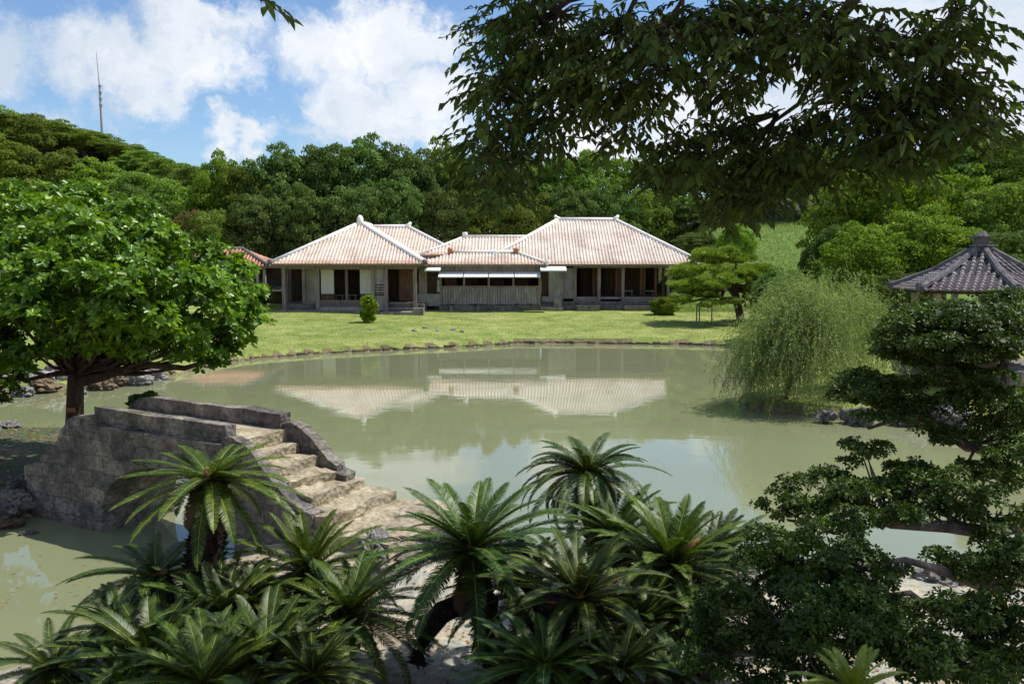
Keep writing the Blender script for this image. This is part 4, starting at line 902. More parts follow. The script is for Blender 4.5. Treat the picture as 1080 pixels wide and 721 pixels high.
# ------------------------------------------------------------------ willow
WB = P(828, 436, 28.6); WB.z = hz(WB.x, WB.y)
WL = empty('weeping_willow', WB, 'pale weeping willow trailing over the right edge of the pond', 'willow tree')
rng = np.random.default_rng(17); Vp = []; parts = []; strands = MB()
wtop = P(862, 300, 29.6)-WB; Wm = P(842, 395, 29)-WB
heads = [P(px, py, D)-WB for px, py, D in ((858, 318, 29), (885, 312, 30), (838, 328, 28.6), (905, 325, 30.6), (820, 345, 28.3), (868, 330, 28), (925, 340, 30.5), (845, 308, 30), (870, 352, 28), (900, 360, 29), (815, 362, 29))]
trk = MB(); trk.tube([Vector((-.05, 0, -.4)), Vector((0.1, 0, .6)), Wm, (Wm+wtop)*.5+Vector((0, 0, .3)), wtop*.95], [.17, .14, .12, .09, .05], 8, jit=.1)
w2 = P(888, 440, 29.6)-WB; trk.tube([w2+Vector((0, 0, -.4)), w2+Vector((0, 0, 1.6)), P(890, 350, 29.8)-WB], [.12, .10, .06], 8, jit=.1)
for h_ in heads: trk.tube([Wm.lerp(wtop, random.uniform(.2, .8)), (Wm+h_)*.5+Vector((0, 0, .5)), h_], [.07, .05, .02], 6)
cs, ds, ls = [], [], []
for i in range(2500):
    h_ = heads[rng.integers(len(heads))]; o_ = np.array(h_) + rng.normal(size=3)*np.array([.42, .5, .22])
    wisp = rng.random() < .12
    out_ = o_[:2] - np.array([1.4, .6]); an = math.atan2(out_[1], out_[0]) + rng.normal()*.8
    hd = np.array([math.cos(an), math.sin(an)]); hd = hd + np.array([-.5, -.1]); hd /= np.linalg.norm(hd)
    if hd[0] > .3 and rng.random() < .45: continue
    reach = rng.uniform(.3, 1.6); drop = rng.gamma(3.2, .55)+.3; drop = min(drop, 3.7)*(1.0 if hd[0] < .2 else .72); rise = rng.uniform(.05, .45)
    if wisp: reach = rng.uniform(.2, .6); rise = rng.uniform(.5, .95); drop = rng.uniform(.1, .6)
    o_[2] = min(o_[2], 4.5)
    t = np.linspace(0, 1, int(24+drop*15)); sway = rng.normal(size=2)*.12
    x = o_[0] + hd[0]*reach*(1-(1-t)**1.7) + sway[0]*np.sin(t*5); y = o_[1] + hd[1]*reach*(1-(1-t)**1.7) + sway[1]*np.sin(t*4); z = o_[2] + rise*np.sin(np.minimum(1, t*(1.1 if wisp else 2.2))*math.pi) - drop*t**1.5
    p = np.stack([x, y, z], 1); p = p[p[:, 2] > -.35+rng.uniform(0, 1.2)]
    if len(p) < 4: continue
    g_ = np.gradient(p, axis=0); cs.append(p+rng.normal(size=p.shape)*.015); ds.append(nrm(nrm(g_)*.9 + rng.normal(size=p.shape)*.45))
c = np.concatenate(cs); d = np.concatenate(ds); L = rng.uniform(.09, .15, len(c))
V, Fq = diamonds(c, d, rnd_dir(len(c), rng), L, .024); print('willow leaves', len(c))
link(bpy.data.objects.new('crown', np_mesh('crown', V, Fq, MT['l_willow'])), WL); trk.build('trunk', MT['bark'], WL)

# ------------------------------------------------------------------ near broad-leaved tree at left
def rosette_crown(seed, clumps, mat, per_m2=26, leaf=(.17, .085), nl=6, name='crown', spread=1.0, fold=.2, rr=(.6, 1.08)):
    """clumps: (center, radius); rosettes of leaves on the outside of each"""
    rng = np.random.default_rng(seed); C_, Dn, Nn, Ls = [], [], [], []
    for (c, r, rz) in clumps:
        n_ = int(per_m2*r*r*8); q = rnd_dir(n_, rng); q[:, 2] = np.where(q[:, 2] < -.2, -q[:, 2]*.6, q[:, 2]); q = nrm(q)
        p = np.array(c) + q*np.array([r, r, rz])*rng.uniform(*rr, (n_, 1)); ax = nrm(q+np.array([0, 0, .5])+rng.normal(size=q.shape)*.25)
        t1 = nrm(np.cross(ax, rng.normal(size=q.shape))); t2 = np.cross(ax, t1)
        ph = rng.uniform(0, 6.28, n_)
        for k in range(nl):
            an = (ph + k*2*math.pi/nl + rng.normal(size=n_)*.2)[:, None]; rad = t1*np.cos(an) + t2*np.sin(an); el = rng.uniform(.1, .75, n_)[:, None]*spread
            dr = nrm(rad*(1-el*.6) + ax*el); nn = nrm(ax - dr*(ax*dr).sum(1, keepdims=True))
            C_.append(p + rad*.01); Dn.append(dr); Nn.append(nn); Ls.append(rng.uniform(.7, 1.2, n_))
    c = np.concatenate(C_); s_ = np.concatenate(Ls)
    V, Fq = folded(c, np.concatenate(Dn), np.concatenate(Nn), leaf[0]*s_, leaf[1]*s_, fold, wide=(.4, .75), droop=.12, tip=.85)
    print(name, 'leaves', len(c)); return np_mesh(name, V, Fq, mat)
TB = Vector(P(77, 470, 19.6)); TB.z = hz(TB.x, TB.y)
TR = empty('broadleaf_tree', TB, 'large bright broad-leaved tree with wide layered crown beside the bridge', 'tree')
rng = np.random.default_rng(5); cl = []
outline = [ # px, py, D, rpx
 (20, 235, 20, 42), (60, 222, 19.5, 36), (100, 222, 19.5, 34), (140, 236, 19.5, 36), (170, 250, 20, 34), (205, 270, 19.5, 32), (235, 292, 19.3, 30), (258, 318, 19.3, 26), (262, 340, 19, 22), (240, 352, 19, 26), (225, 372, 18.8, 20), (195, 360, 18.6, 28), (160, 350, 18, 30), (120, 352, 17.8, 28), (205, 318, 17.6, 32), (165, 300, 17.2, 38), (115, 290, 16.8, 40), (60, 285, 16.8, 40), (10, 290, 17, 42),
 (20, 340, 17.4, 36), (60, 345, 18, 28), (-40, 260, 20, 50), (-40, 330, 18, 44), (70, 250, 17.5, 40), (130, 262, 17.6, 36), (190, 290, 20.8, 36), (120, 270, 21.5, 44), (50, 260, 22, 46), (150, 330, 20.5, 36), (90, 320, 21, 38), (10, 385, 17.5, 24), (-30, 395, 17.5, 34), (40, 320, 19, 40), (215, 345, 20.5, 26), (232, 330, 17.8, 24), (150, 372, 18.8, 16), (30, 212, 20.5, 26), (80, 212, 20.5, 24), (90, 335, 16.6, 34), (130, 330, 16.6, 34), (175, 338, 17, 32), (50, 320, 16.4, 34), (110, 360, 17.4, 22), (190, 368, 18, 22), (60, 362, 17.6, 22), (145, 310, 16.4, 36), (0, 320, 16.6, 34), (215, 300, 18, 30), (245, 365, 19.2, 18), (150, 262, 19, 40), (90, 240, 18.4, 40), (30, 265, 18.4, 40), (100, 366, 18, 18), (128, 372, 18.2, 18), (215, 384, 18.9, 14), (236, 380, 19, 14), (180, 378, 18.5, 15), (30, 368, 18, 20), (52, 374, 18.4, 14), (155, 366, 17.6, 18), (200, 350, 17.6, 22), (150, 348, 16.9, 22), (100, 348, 17, 22)]
lim = []
for px, py, D, rp in outline:
    c = P(px, py, D)-TB; r = rp*D/F; lim.append(c)
    for k in range(7):
        q = rnd_dir(1, rng)[0]; cl.append((np.array(c)+q*np.array([r, r, r*.6])*.75, r*.46, r*.30))
link(bpy.data.objects.new('crown', rosette_crown(11, cl, MT['l_broad'], per_m2=27, leaf=(.155, .080), rr=(.45, 1.4))), TR)
trk = MB(); fork = P(80, 392, 19.6)-TB
trk.tube([Vector((0, 0, -.4)), Vector((.02, 0, .3)), fork*.6, fork], [.235, .21, .195, .18], 12, jit=.06)
lowb = [P(110, 396, 19.2)-TB, P(150, 384, 18.9)-TB, P(195, 388, 18.8)-TB, P(228, 378, 18.7)-TB]
trk.tube([fork*.88]+lowb, [.14, .10, .085, .06, .03], 8, jit=.08)
trk.tube([fork, P(50, 368, 19)-TB, P(10, 372, 18.6)-TB, P(-30, 380, 18)-TB], [.12, .08, .06, .03], 8, jit=.08)
for c in lim: trk.tube([fork + Vector((0, 0, random.uniform(-.1, .3))), (fork+c)*.5+Vector((0, 0, -.15)), c], [.07, .04, .015], 6)
trk.build('trunk', MT['bark'], TR)
m_ = MB(); tp = P(75, 432, 19.3)-TB; m_.box(tp.x-.1, tp.x+.1, tp.y-.02, tp.y+.0, tp.z-.05, tp.z+.05); m_.build('name_plate', MT['cone'], TR)
# its neighbour mostly outside the frame
T2 = P(-12, 470, 18.5); T2.z = hz(T2.x, T2.y); E_ = empty('broadleaf_tree', T2, 'dark low tree cut by the left photo edge', 'tree')
cl = []
for px, py, D, rp in ((-30, 360, 18.4, 46), (5, 365, 18.4, 22), (15, 395, 18.6, 22), (-20, 410, 18.4, 26), (8, 418, 18.7, 15), (25, 380, 19, 16)):
    c = P(px, py, D)-T2; r = rp*D/F
    for k in range(5):
        q = rnd_dir(1, rng)[0]; cl.append((np.array(c)+q*r*.6, r*.5, r*.35))
link(bpy.data.objects.new('crown', rosette_crown(12, cl, MT['l_box'], per_m2=36, leaf=(.12, .06))), E_)
m_ = MB(); m_.tube([(0, 0, -.4), (.05, 0, 1.2), (-.3, 0, 2.4)], [.16, .13, .08], 8); m_.build('trunk', MT['bark'], E_)

# ------------------------------------------------------------------ dark garden shrub-tree at right, trained in pads
SB = Vector((7.4, 8.2, 0)); SB.z = hz(SB.x, SB.y)
ST = empty('garden_tree', SB, 'dark small-leaved garden tree trained in tiers at the right edge', 'tree')
rng = np.random.default_rng(8)
PADS = [ # px, py, D, rx_px, rz_px
 (1000, 342, 8.6, 62, 30), (1050, 352, 8.4, 50, 36), (950, 352, 8.8, 34, 26), (985, 372, 8.5, 58, 20), (1075, 330, 8.6, 40, 30), (1040, 385, 8.0, 50, 20),
 (915, 412, 8.8, 42, 26), (955, 418, 8.5, 44, 26), (1000, 408, 8.6, 40, 22), (1035, 430, 8.0, 46, 30), (990, 432, 8.2, 36, 20), (1075, 440, 7.8, 40, 36), (1030, 465, 7.7, 44, 26), (1070, 490, 7.5, 30, 36), (985, 460, 8.0, 22, 12),
 (912, 480, 8.0, 34, 18), (905, 505, 7.7, 46, 18), (860, 520, 7.8, 44, 20), (825, 535, 7.8, 30, 12), (920, 530, 7.4, 60, 26), (970, 520, 7.5, 46, 26), (1015, 515, 7.4, 44, 26), (1050, 540, 7.2, 40, 26), (880, 545, 7.3, 46, 18),
 (850, 590, 6.8, 54, 26), (800, 612, 6.7, 44, 30), (900, 600, 6.6, 52, 28), (770, 655, 6.4, 44, 44), (830, 650, 6.2, 60, 42), (890, 660, 6.0, 60, 40), (950, 600, 6.5, 30, 24), (1030, 590, 6.8, 50, 30), (1070, 600, 6.6, 40, 46), (1010, 640, 6.2, 40, 26), (1060, 670, 6.0, 46, 44), (950, 680, 5.9, 60, 34), (1000, 700, 5.8, 60, 34), (790, 700, 6.2, 46, 36), (860, 712, 5.9, 60, 24), (740, 690, 6.3, 26, 36), (915, 640, 6.2, 30, 20), (985, 655, 6.2, 36, 24), (1035, 645, 6.3, 34, 28), (1075, 650, 6.2, 30, 34), (950, 650, 6.3, 34, 20), (1030, 700, 5.9, 44, 30), (1075, 705, 5.9, 34, 34), (830, 570, 7.0, 40, 16), (870, 565, 7.0, 40, 16), (1040, 500, 7.6, 38, 24), (1060, 570, 7.0, 34, 20), (880, 620, 6.4, 50, 24), (800, 580, 7.0, 26, 16), (960, 500, 7.7, 30, 16), (985, 352, 8.2, 60, 30), (940, 430, 8.2, 50, 20), (1020, 365, 8.1, 56, 26)]
cl = []; pc = []
for px, py, D, rx, rz in PADS:
    c = P(px, py, D)-SB; a_ = rx*D/F; z_ = rz*D/F*.86; pc.append((px, py, c, a_, z_))
    k_ = max(6, int(a_*z_*(185 if py > 570 else 150)))
    for k in range(k_):
        q = rnd_dir(1, rng)[0]; cl.append((np.array(c)+q*np.array([a_*.8, a_*.7, z_*.72]), a_*.2+.045, z_*.22+.03))
link(bpy.data.objects.new('crown', rosette_crown(21, cl, MT['l_box'], per_m2=330, leaf=(.045, .022), nl=6, fold=.15, rr=(.4, 1.25))), ST)
trk = MB()
def br(pts, r0, r1):
    n = len(pts); trk.tube(pts, [r0+(r1-r0)*i/(n-1) for i in range(n)], 8, jit=.08)
S = lambda px, py, D: P(px, py, D)-SB
br([Vector((0, 0, -.5)), S(1150, 560, 8), S(1120, 470, 8), S(1068, 430, 8.1)], .17, .11)
br([S(1068, 430, 8.1), S(1050, 405, 8.2), S(1020, 385, 8.4), S(990, 375, 8.5)], .085, .03)
br([S(1060, 420, 8.1), S(1062, 385, 8.3), S(1055, 360, 8.4)], .05, .02); br([S(1045, 398, 8.2), S(1010, 380, 8.4), S(1000, 355, 8.5)], .04, .015)
br([S(1110, 480, 8), S(1020, 470, 8), S(985, 448, 8.3), S(950, 440, 8.5), S(915, 452, 8.6)], .07, .015)
br([S(1150, 560, 8), S(1085, 548, 7.4), S(1045, 562, 7.3), S(1000, 555, 7.3), S(940, 552, 7.4), S(900, 540, 7.5), S(855, 552, 7.6), S(830, 548, 7.7)], .09, .012)
br([S(1050, 555, 7.3), S(1030, 535, 7.4), S(1000, 525, 7.5)], .045, .015); br([S(1020, 556, 7.3), S(985, 535, 7.4), S(960, 515, 7.5)], .03, .01)
br([S(1120, 600, 7.5), S(1040, 620, 6.8), S(990, 600, 6.6), S(955, 590, 6.6), S(920, 595, 6.6)], .06, .015); br([S(985, 645, 6.4), S(960, 625, 6.4), S(930, 628, 6.4), S(900, 640, 6.3)], .03, .012)
br([S(1150, 700, 6.4), S(1040, 690, 6.2), S(940, 675, 6.1), S(850, 680, 6.2), S(780, 690, 6.3)], .07, .02); br([S(940, 675, 6.1), S(900, 620, 6.5), S(860, 600, 6.8)], .03, .01)
skel = [S(1050, 400, 8.3), S(1020, 388, 8.4), S(985, 448, 8.3), S(940, 552, 7.4), S(1000, 555, 7.3), S(1045, 562, 7.3), S(1030, 470, 8), S(955, 600, 6.6), S(1040, 620, 6.8), S(850, 680, 6.2), S(940, 675, 6.1), S(860, 552, 7.6), S(1040, 690, 6.2)]
for px, py, c, a_, z_ in pc:
    near = min(skel, key=lambda q: (q-c).length)
    for k in range(3):
        e = c + Vector((random.uniform(-1, 1)*a_*.7, random.uniform(-.5, .5)*a_, z_*.2))
        trk.tube([near, near.lerp(e, .5)+Vector((random.uniform(-.05, .05), 0, -.04)), e], [.018, .012, .005], 5)
trk.build('trunk', MT['bark_grey'], ST)

# ------------------------------------------------------------------ overhanging tree (trunk out of frame at right)
OB = Vector((7.6, 3.2, 0)); OB.z = hz(OB.x, OB.y)
OT = empty('overhanging_tree', OB, 'tall tree whose dark leafy branch hangs across the top of the view', 'tree')
rng = np.random.default_rng(3)
HANG = [ # px, py, D, rx, ry, n twigs
 (540, 40, 5.6, 50, 55, 66), (530, 110, 5.4, 38, 48, 46), (520, 165, 5.3, 30, 34, 30), (525, 200, 5.3, 20, 18, 10), (590, 30, 5.4, 60, 50, 60), (600, 100, 5.5, 58, 34, 50), (575, 140, 5.4, 34, 22, 20), (650, 50, 5.2, 60, 56, 70), (660, 105, 5.3, 34, 28, 26), (660, 138, 5.4, 22, 18, 10), (720, 40, 5.0, 70, 50, 80), (700, 130, 5.4, 16, 26, 8),
 (790, 25, 4.9, 80, 40, 80), (770, 95, 5.2, 26, 40, 18), (760, 150, 5.5, 60, 40, 62), (720, 175, 5.6, 36, 30, 30), (800, 190, 5.6, 52, 38, 56), (850, 150, 5.4, 56, 46, 60), (860, 30, 4.9, 70, 46, 74), (920, 60, 5.0, 66, 56, 74), (905, 130, 5.2, 60, 48, 60), (960, 120, 5.1, 50, 44, 48), (980, 60, 5.1, 44, 54, 44), (1010, 20, 5.2, 36, 30, 24), (1010, 110, 5.0, 40, 40, 34), (1050, 120, 5.0, 20, 26, 12), (1045, 80, 5.1, 18, 12, 5), (770, 215, 5.6, 40, 18, 18), (940, 175, 5.3, 26, 16, 8)]
cs, ds, ns_, ls = [], [], [], []; tw = MB()
def sprig(o_, dr, nleaf=9, L0=.09):
    dr = dr/np.linalg.norm(dr); ln = nleaf*.028; side = np.cross(dr, [0, 0, 1]); side /= (np.linalg.norm(side)+1e-6)
    end = o_ + dr*ln + np.array([0, 0, -.07])
    for k in range(nleaf):
        t = (k+.5)/nleaf; p = o_ + dr*ln*t + np.array([0, 0, -.07])*t*t; sg = 1 if k % 2 else -1
        d = dr*.65 + side*sg*.75*(1-.4*t) + np.array([0, 0, -.45]) + rng.normal(size=3)*.22
        cs.append(p); ds.append(d); ns_.append(np.array([0, 0, 1.0]) + rng.normal(size=3)*.35 - side*sg*.1); ls.append(L0*rng.uniform(.5, 1.3))
    tw.tube([o_, (o_+end)*.5+np.array([0, 0, .01]), end], [.0035, .003, .0015], 4, caps=False)
hub = [P(px, py, D) for px, py, D in ((880, 20, 5.0), (905, -20, 4.9), (835, 70, 5.2), (860, 110, 5.3), (720, -10, 5.0), (640, -10, 5.2), (560, -20, 5.5), (960, 60, 5.0), (560, 60, 5.5), (650, 60, 5.3), (820, 120, 5.4), (1000, 90, 5.0), (770, 10, 5.0))]
for px, py, D, rx, ry, n_ in HANG:
    nodes = []
    for k in range(int(n_*1.55)):
        q = rnd_dir(1, rng)[0]*rng.uniform(.2, 1)**.5
        DD = D + q[1]*.45; p = P(px+q[0]*rx, py+q[2]*ry*-1 if False else py+q[2]*ry, DD)
        an = rng.uniform(0, 6.28); dr = np.array([math.cos(an)*.9 + (-.35 if px < 700 else .25 if px > 930 else 0), math.sin(an)*.8, rng.uniform(-.6, .1)])
        sprig(np.array(p), dr, int(rng.integers(6, 11)), rng.uniform(.056, .084)); nodes.append(p)
    c = P(px, py-ry*.3, D); near = min(hub, key=lambda h_: (h_-c).length)
    tw.tube([near, near.lerp(c, .5)+Vector((0, 0, .03)), c], [.014, .011, .006], 5)
    for p in nodes[::3]: tw.tube([c, c.lerp(p, .5)+Vector((0, 0, .02)), p], [.006, .004, .003], 4, caps=False)
for p_, d_ in ((P(268, -6, 4.6), (.5, 0, -.15)), (P(278, -4, 4.7), (.6, .2, -.25)), (P(262, -10, 4.6), (.3, -.2, -.1))): sprig(np.array(p_), np.array(d_), 6, .085)
Vh = (cs, ds, ns_, ls)
c = np.array(cs); s_ = np.array(ls)
V1, F1 = folded(c, np.array(ds), np.array(ns_), s_, s_*.52, .18, wide=(.36, .70), droop=.16, tip=.62)
# the crown above the frame that shades the near bank
n_ = 13000; cc = rnd_dir(150, rng)*rng.uniform(.3, 1, (150, 1))**.5*np.array([4.8, 2.9, 1.25]) + np.array([3.6, 5.9, 9.9]); k = rng.integers(0, 150, n_)
p = cc[k] + rng.normal(size=(n_, 3))*np.array([.45, .45, .25]); lowlim = 5.25 + .305*p[:, 1] + .35; p = p[p[:, 2] > lowlim]
V2, F2 = folded(p, nrm(rng.normal(size=p.shape)+np.array([0, 0, -.3])), nrm(rng.normal(size=p.shape)*.5+np.array([0, 0, 1])), .17, .085, .18, droop=.1)
n_ = 3500; p2 = rng.uniform(-1, 1, (n_, 3))*np.array([3.4, 1.3, .5]) + np.array([1.8, 5.2, 7.9]); p2 = p2[p2[:, 2] > 5.3 + .305*p2[:, 1]]
V3, F3 = folded(p2, nrm(rng.normal(size=p2.shape)+np.array([0, 0, -.3])), nrm(rng.normal(size=p2.shape)*.5+np.array([0, 0, 1])), .13, .065, .18, droop=.1)
V, Fq, mi = cat([(V1, F1, 0), (V2, F2, 0), (V3, F3, 0)]); V = V - np.array(OB)
print('overhang leaves', len(c), len(p), len(p2))
link(bpy.data.objects.new('crown', np_mesh('crown', V, Fq, MT['l_over'])), OT)
big = MB()
Bt = OB+Vector((0, 0, 4.0))
big.tube([OB+Vector((0, 0, -.5)), OB+Vector((.1, .1, 2)), Bt, OB+Vector((-.4, .9, 6.5)), Vector((5.6, 6.0, 10.2))], [.38, .33, .29, .22, .1], 12, jit=.05)
big.tube([Bt+Vector((0, 0, 1)), P(1010, -140, 4.6), P(930, -40, 4.9), P(885, 20, 5.0), P(862, 75, 5.2), P(842, 110, 5.3)], [.12, .07, .045, .032, .022, .012], 8, jit=.08)
big.tube([P(930, -40, 4.9), P(800, -50, 4.9), P(680, -20, 5.2), P(600, 0, 5.4), P(548, 40, 5.5), P(530, 110, 5.4)], [.04, .034, .026, .02, .012, .006], 6, jit=.08)
big.tube([P(680, -20, 5.2), P(655, 30, 5.3), P(640, 90, 5.4)], [.018, .012, .005], 6); big.tube([P(740, -30, 5.0), P(700, 30, 5.2), P(690, 90, 5.3)], [.016, .011, .005], 6)
big.tube([P(862, 75, 5.2), P(900, 100, 5.2), P(960, 110, 5.1), P(1040, 118, 5.0)], [.02, .014, .01, .004], 6); big.tube([P(842, 110, 5.3), P(800, 140, 5.4), P(740, 165, 5.5)], [.014, .01, .004], 6); big.tube([P(885, 20, 5.0), P(950, 40, 5.1), P(1010, 60, 5.1)], [.018, .012, .005], 6)
big.tube([Bt+Vector((0, 0, 1.5)), Vector((4, 6, 9.5)), Vector((1, 7, 10.2))], [.16, .09, .03], 8); big.tube([P(600, 0, 5.4), P(400, -90, 5.0), P(262, -12, 4.6)], [.014, .008, .003], 5)
for k in range(14):
    e = Vector(cc[rng.integers(150)]); big.tube([Vector((4, 6, 9.5)), Vector((4, 6, 9.5)).lerp(e, .5), e], [.06, .04, .012], 5)
big.build('trunk', MT['bark'], OT).location = -OB
tw.build('twigs', MT['bark'], OT).location = -OB

# ------------------------------------------------------------------ cycads
def cycad(px, py, D, span_px, trunk_foot, label, nf=38, cone=None, mat='l_cyc', tmat='cycad_trunk', droop=1.0, tr=.13, seed=0, up_=.0, name='cycad_palm', tilt=(0, 0), shag=False, el0=66):
    """crown centre at pixel and distance; trunk_foot (px, py, D) of where it reaches the soil"""
    rng = np.random.default_rng(100+seed); c = P(px, py, D); f_ = P(*trunk_foot); f_.z = hz(f_.x, f_.y)
    if f_.z > c.z - .25: f_.z = c.z - .35
    t = empty(name, f_, label, 'cycad', 'cycads along the near bank'); cc = c - f_
    nf = int(nf*1.75); Lf = span_px*D/F*.475*rng.uniform(.94, 1.06); parts = []; Vr, Fr = [], []; ro = 0
    for i in range(nf):
        az = i*2.39996 + rng.normal()*.28; fr = (i+.5)/nf; dead = i >= nf-4
        el = R(el0) - fr*R(el0+26)*(1+.1*rng.normal()) + up_*(1-fr); L = Lf*rng.uniform(.88, 1.12)*(.8+.35*min(1, fr*2.2)); bend = (.55+.75*fr)*droop*rng.uniform(.55, 1.35)
        if dead: el = R(-35)+rng.normal()*.15; L *= .6; bend = 1.0
        ns = 12; pts = [np.zeros(3)]; e = el; tw_ = rng.normal()*.12; azz = az
        for s_ in range(ns):
            azz += tw_/ns; d = np.array([math.cos(e)*math.cos(azz), math.cos(e)*math.sin(azz), math.sin(e)]) + np.array([tilt[0], tilt[1], 0])*.5
            pts.append(pts[-1] + d/np.linalg.norm(d)*L/ns); e -= bend/ns*(0.5+s_/ns)
        pts = np.array(pts); m_ = 84; tt = np.linspace(.07, 1, m_); idx = tt*ns; i0 = np.minimum(idx.astype(int), ns-1); w_ = (idx-i0)[:, None]
        p = pts[i0]*(1-w_)+pts[i0+1]*w_; g_ = nrm(pts[i0+1]-pts[i0])
        side = nrm(np.cross(g_, np.array([0, 0, 1.0])+1e-3)); upv = nrm(np.cross(side, g_)); 
        ll = Lf*.150*np.minimum(1, np.sin(np.clip(tt*1.03, 0, 1)*math.pi)**.45+.1)*(1-.35*tt)
        for sg in (1, -1):
            d = side*sg*.82 + g_*(.42+.45*tt[:, None]) + upv*(.30) + rng.normal(size=p.shape)*.05
            d = nrm(d); wv = nrm(g_ - d*(g_*d).sum(1, keepdims=True)); W = Lf*.0086
            mid_ = p + d*ll[:, None]*.55; tip_ = p + d*ll[:, None] - upv*(ll[:, None]*.16)
            V = np.stack([p - wv*W*.5, p + wv*W*.5, mid_ + wv*W*.6, mid_ - wv*W*.6, tip_ + wv*W*.12, tip_ - wv*W*.12], 1).reshape(-1, 3); b = np.arange(m_)*6
            Fq = np.concatenate([np.stack([b, b+1, b+2, b+3], 1), np.stack([b+3, b+2, b+4, b+5], 1)]); parts.append((V, Fq, 2 if dead else 0))
        wr = np.linspace(.0085, .002, ns+1)[:, None]*Lf; gg = nrm(np.gradient(pts, axis=0)); sd = nrm(np.cross(gg, np.array([0, 0, 1.0])+1e-3)); uu = nrm(np.cross(sd, gg))
        ring = np.stack([pts-sd*wr, pts+uu*wr*.9, pts+sd*wr, pts-uu*wr*.9], 1).reshape(-1, 3); b = np.arange(ns)[:, None]*4; k = np.arange(4)[None]
        Fq = np.stack([b+k, b+(k+1) % 4, b+(k+1) % 4+4, b+k+4], -1).reshape(-1, 4); parts.append((ring, Fq, 2 if dead else 1))
    V, Fq, mi = cat(parts); V = V + np.array(cc)
    link(bpy.data.objects.new('crown', np_mesh('crown', V, Fq, [MT[mat], MT['rachis'], MT['dead_frond']], mi)), t)
    # trunk clothed with the stubs of old fronds
    mb = MB(); ln = cc.length; ns = max(4, int(ln/.12)); sag = Vector((0, 0, -.12*Vector((cc.x, cc.y, 0)).length)); pth = [Vector((0, 0, -.2))*(1 if i == 0 else 0) + cc*(i/ns) + sag*math.sin(math.pi*i/ns)*1.6 for i in range(ns+1)]
    mb.tube(pth, [tr*(1.15 - .25*abs(i/ns-.3)) for i in range(ns+1)], 10, jit=.07)
    nst = int(ln*420*(1.8 if shag else 1))
    for k in range(nst):
        u = random.uniform(0, 1)*.999; i = int(u*ns); p = pth[i].lerp(pth[i+1], u*ns-i); ax = (pth[i+1]-pth[i]).normalized()
        a_ = random.uniform(0, 6.28); r1 = ax.cross(Vector((.3, .5, .1))).normalized(); r2 = ax.cross(r1); ra = r1*math.cos(a_)+r2*math.sin(a_); sd = ax.cross(ra)
        L_ = tr*random.uniform(.3, .7)*(2.0 if shag and u > .55 else 1); q0 = p+ra*tr*.85; q1 = q0 + (ra*.9+ax*.55+sd*random.uniform(-.3, .3)).normalized()*L_; w_ = tr*.17
        mb.add([q0-sd*w_, q0+sd*w_, q1+sd*w_*.35, q1-sd*w_*.35, q0+ax*w_*1.2], [(0, 1, 2, 3), (0, 4, 3), (1, 2, 4), (4, 2, 3)])
    mb.build('trunk', MT[tmat], t)
    if cone:
        h_, dx = cone; m_ = MB(); e = cc+Vector((dx, -.06, h_)); m_.tube([cc+Vector((dx*.1, -.05, 0)), cc.lerp(e, .4)+Vector((0, -.05, h_*.08)), cc.lerp(e, .8), e], [.035, .047, .036, .012], 10, jit=.1); m_.build('cone', MT['cone'], t, smooth=True)
    return t
# left clump
cycad(222, 505, 9.6, 182, (206, 600, 9.6), 'tall cycad with bright fronds and shaggy trunk in front of the bridge', nf=26, seed=1, mat='l_cyc_b', cone=(.16, -.02), tr=.19, droop=.75, el0=36)
cycad(165, 608, 9.4, 205, (215, 650, 9.6), 'blue-green cycad with drooping fronds over the water at left', nf=22, seed=2, el0=45, tilt=(-.2, 0), cone=(.10, .15))
cycad(55, 705, 8.0, 165, (95, 750, 8.0), 'cycad at the bottom left corner leaning over the pond', nf=26, seed=3, el0=55)
cycad(325, 606, 9.4, 180, (315, 660, 9.6), 'cycad with upright glossy fronds below the bridge steps', nf=30, seed=4, mat='l_cyc_b', el0=72)
cycad(366, 652, 8.6, 190, (356, 715, 8.6), 'cycad on a short dark trunk beside the pale ground', nf=38, seed=5, mat='l_cyc_b', tr=.12)
cycad(235, 655, 8.6, 190, (235, 710, 8.6), 'cycad in the middle of the left clump', nf=34, seed=6)
cycad(280, 700, 7.6, 220, (280, 760, 7.6), 'low cycad at the bottom of the left clump, right of the middle', nf=34, seed=7)
cycad(160, 700, 7.8, 210, (165, 755, 7.8), 'low cycad at the bottom of the left clump, left of the middle', nf=34, seed=8)
cycad(125, 665, 8.6, 160, (140, 710, 8.6), 'dark cycad near the water under the blue-green one', nf=26, seed=9)
cycad(200, 668, 8.8, 130, (200, 705, 8.8), 'dark cycad at the foot of the tall shaggy trunk', nf=30, seed=30)
cycad(278, 652, 8.8, 160, (265, 700, 9.0), 'dark cycad between the tall trunk and the glossy one', nf=30, seed=31)
cycad(130, 728, 7.4, 130, (110, 770, 7.4), 'cycad cut by the bottom edge next to the left corner one', nf=28, seed=32)
cycad(215, 722, 7.0, 200, (215, 780, 7.0), 'cycad cut by the bottom edge under the left clump', nf=28, seed=33, mat='l_cyc_b')
cycad(330, 712, 7.2, 150, (330, 770, 7.2), 'small cycad cut by the bottom edge left of the pale ground', nf=26, seed=34)
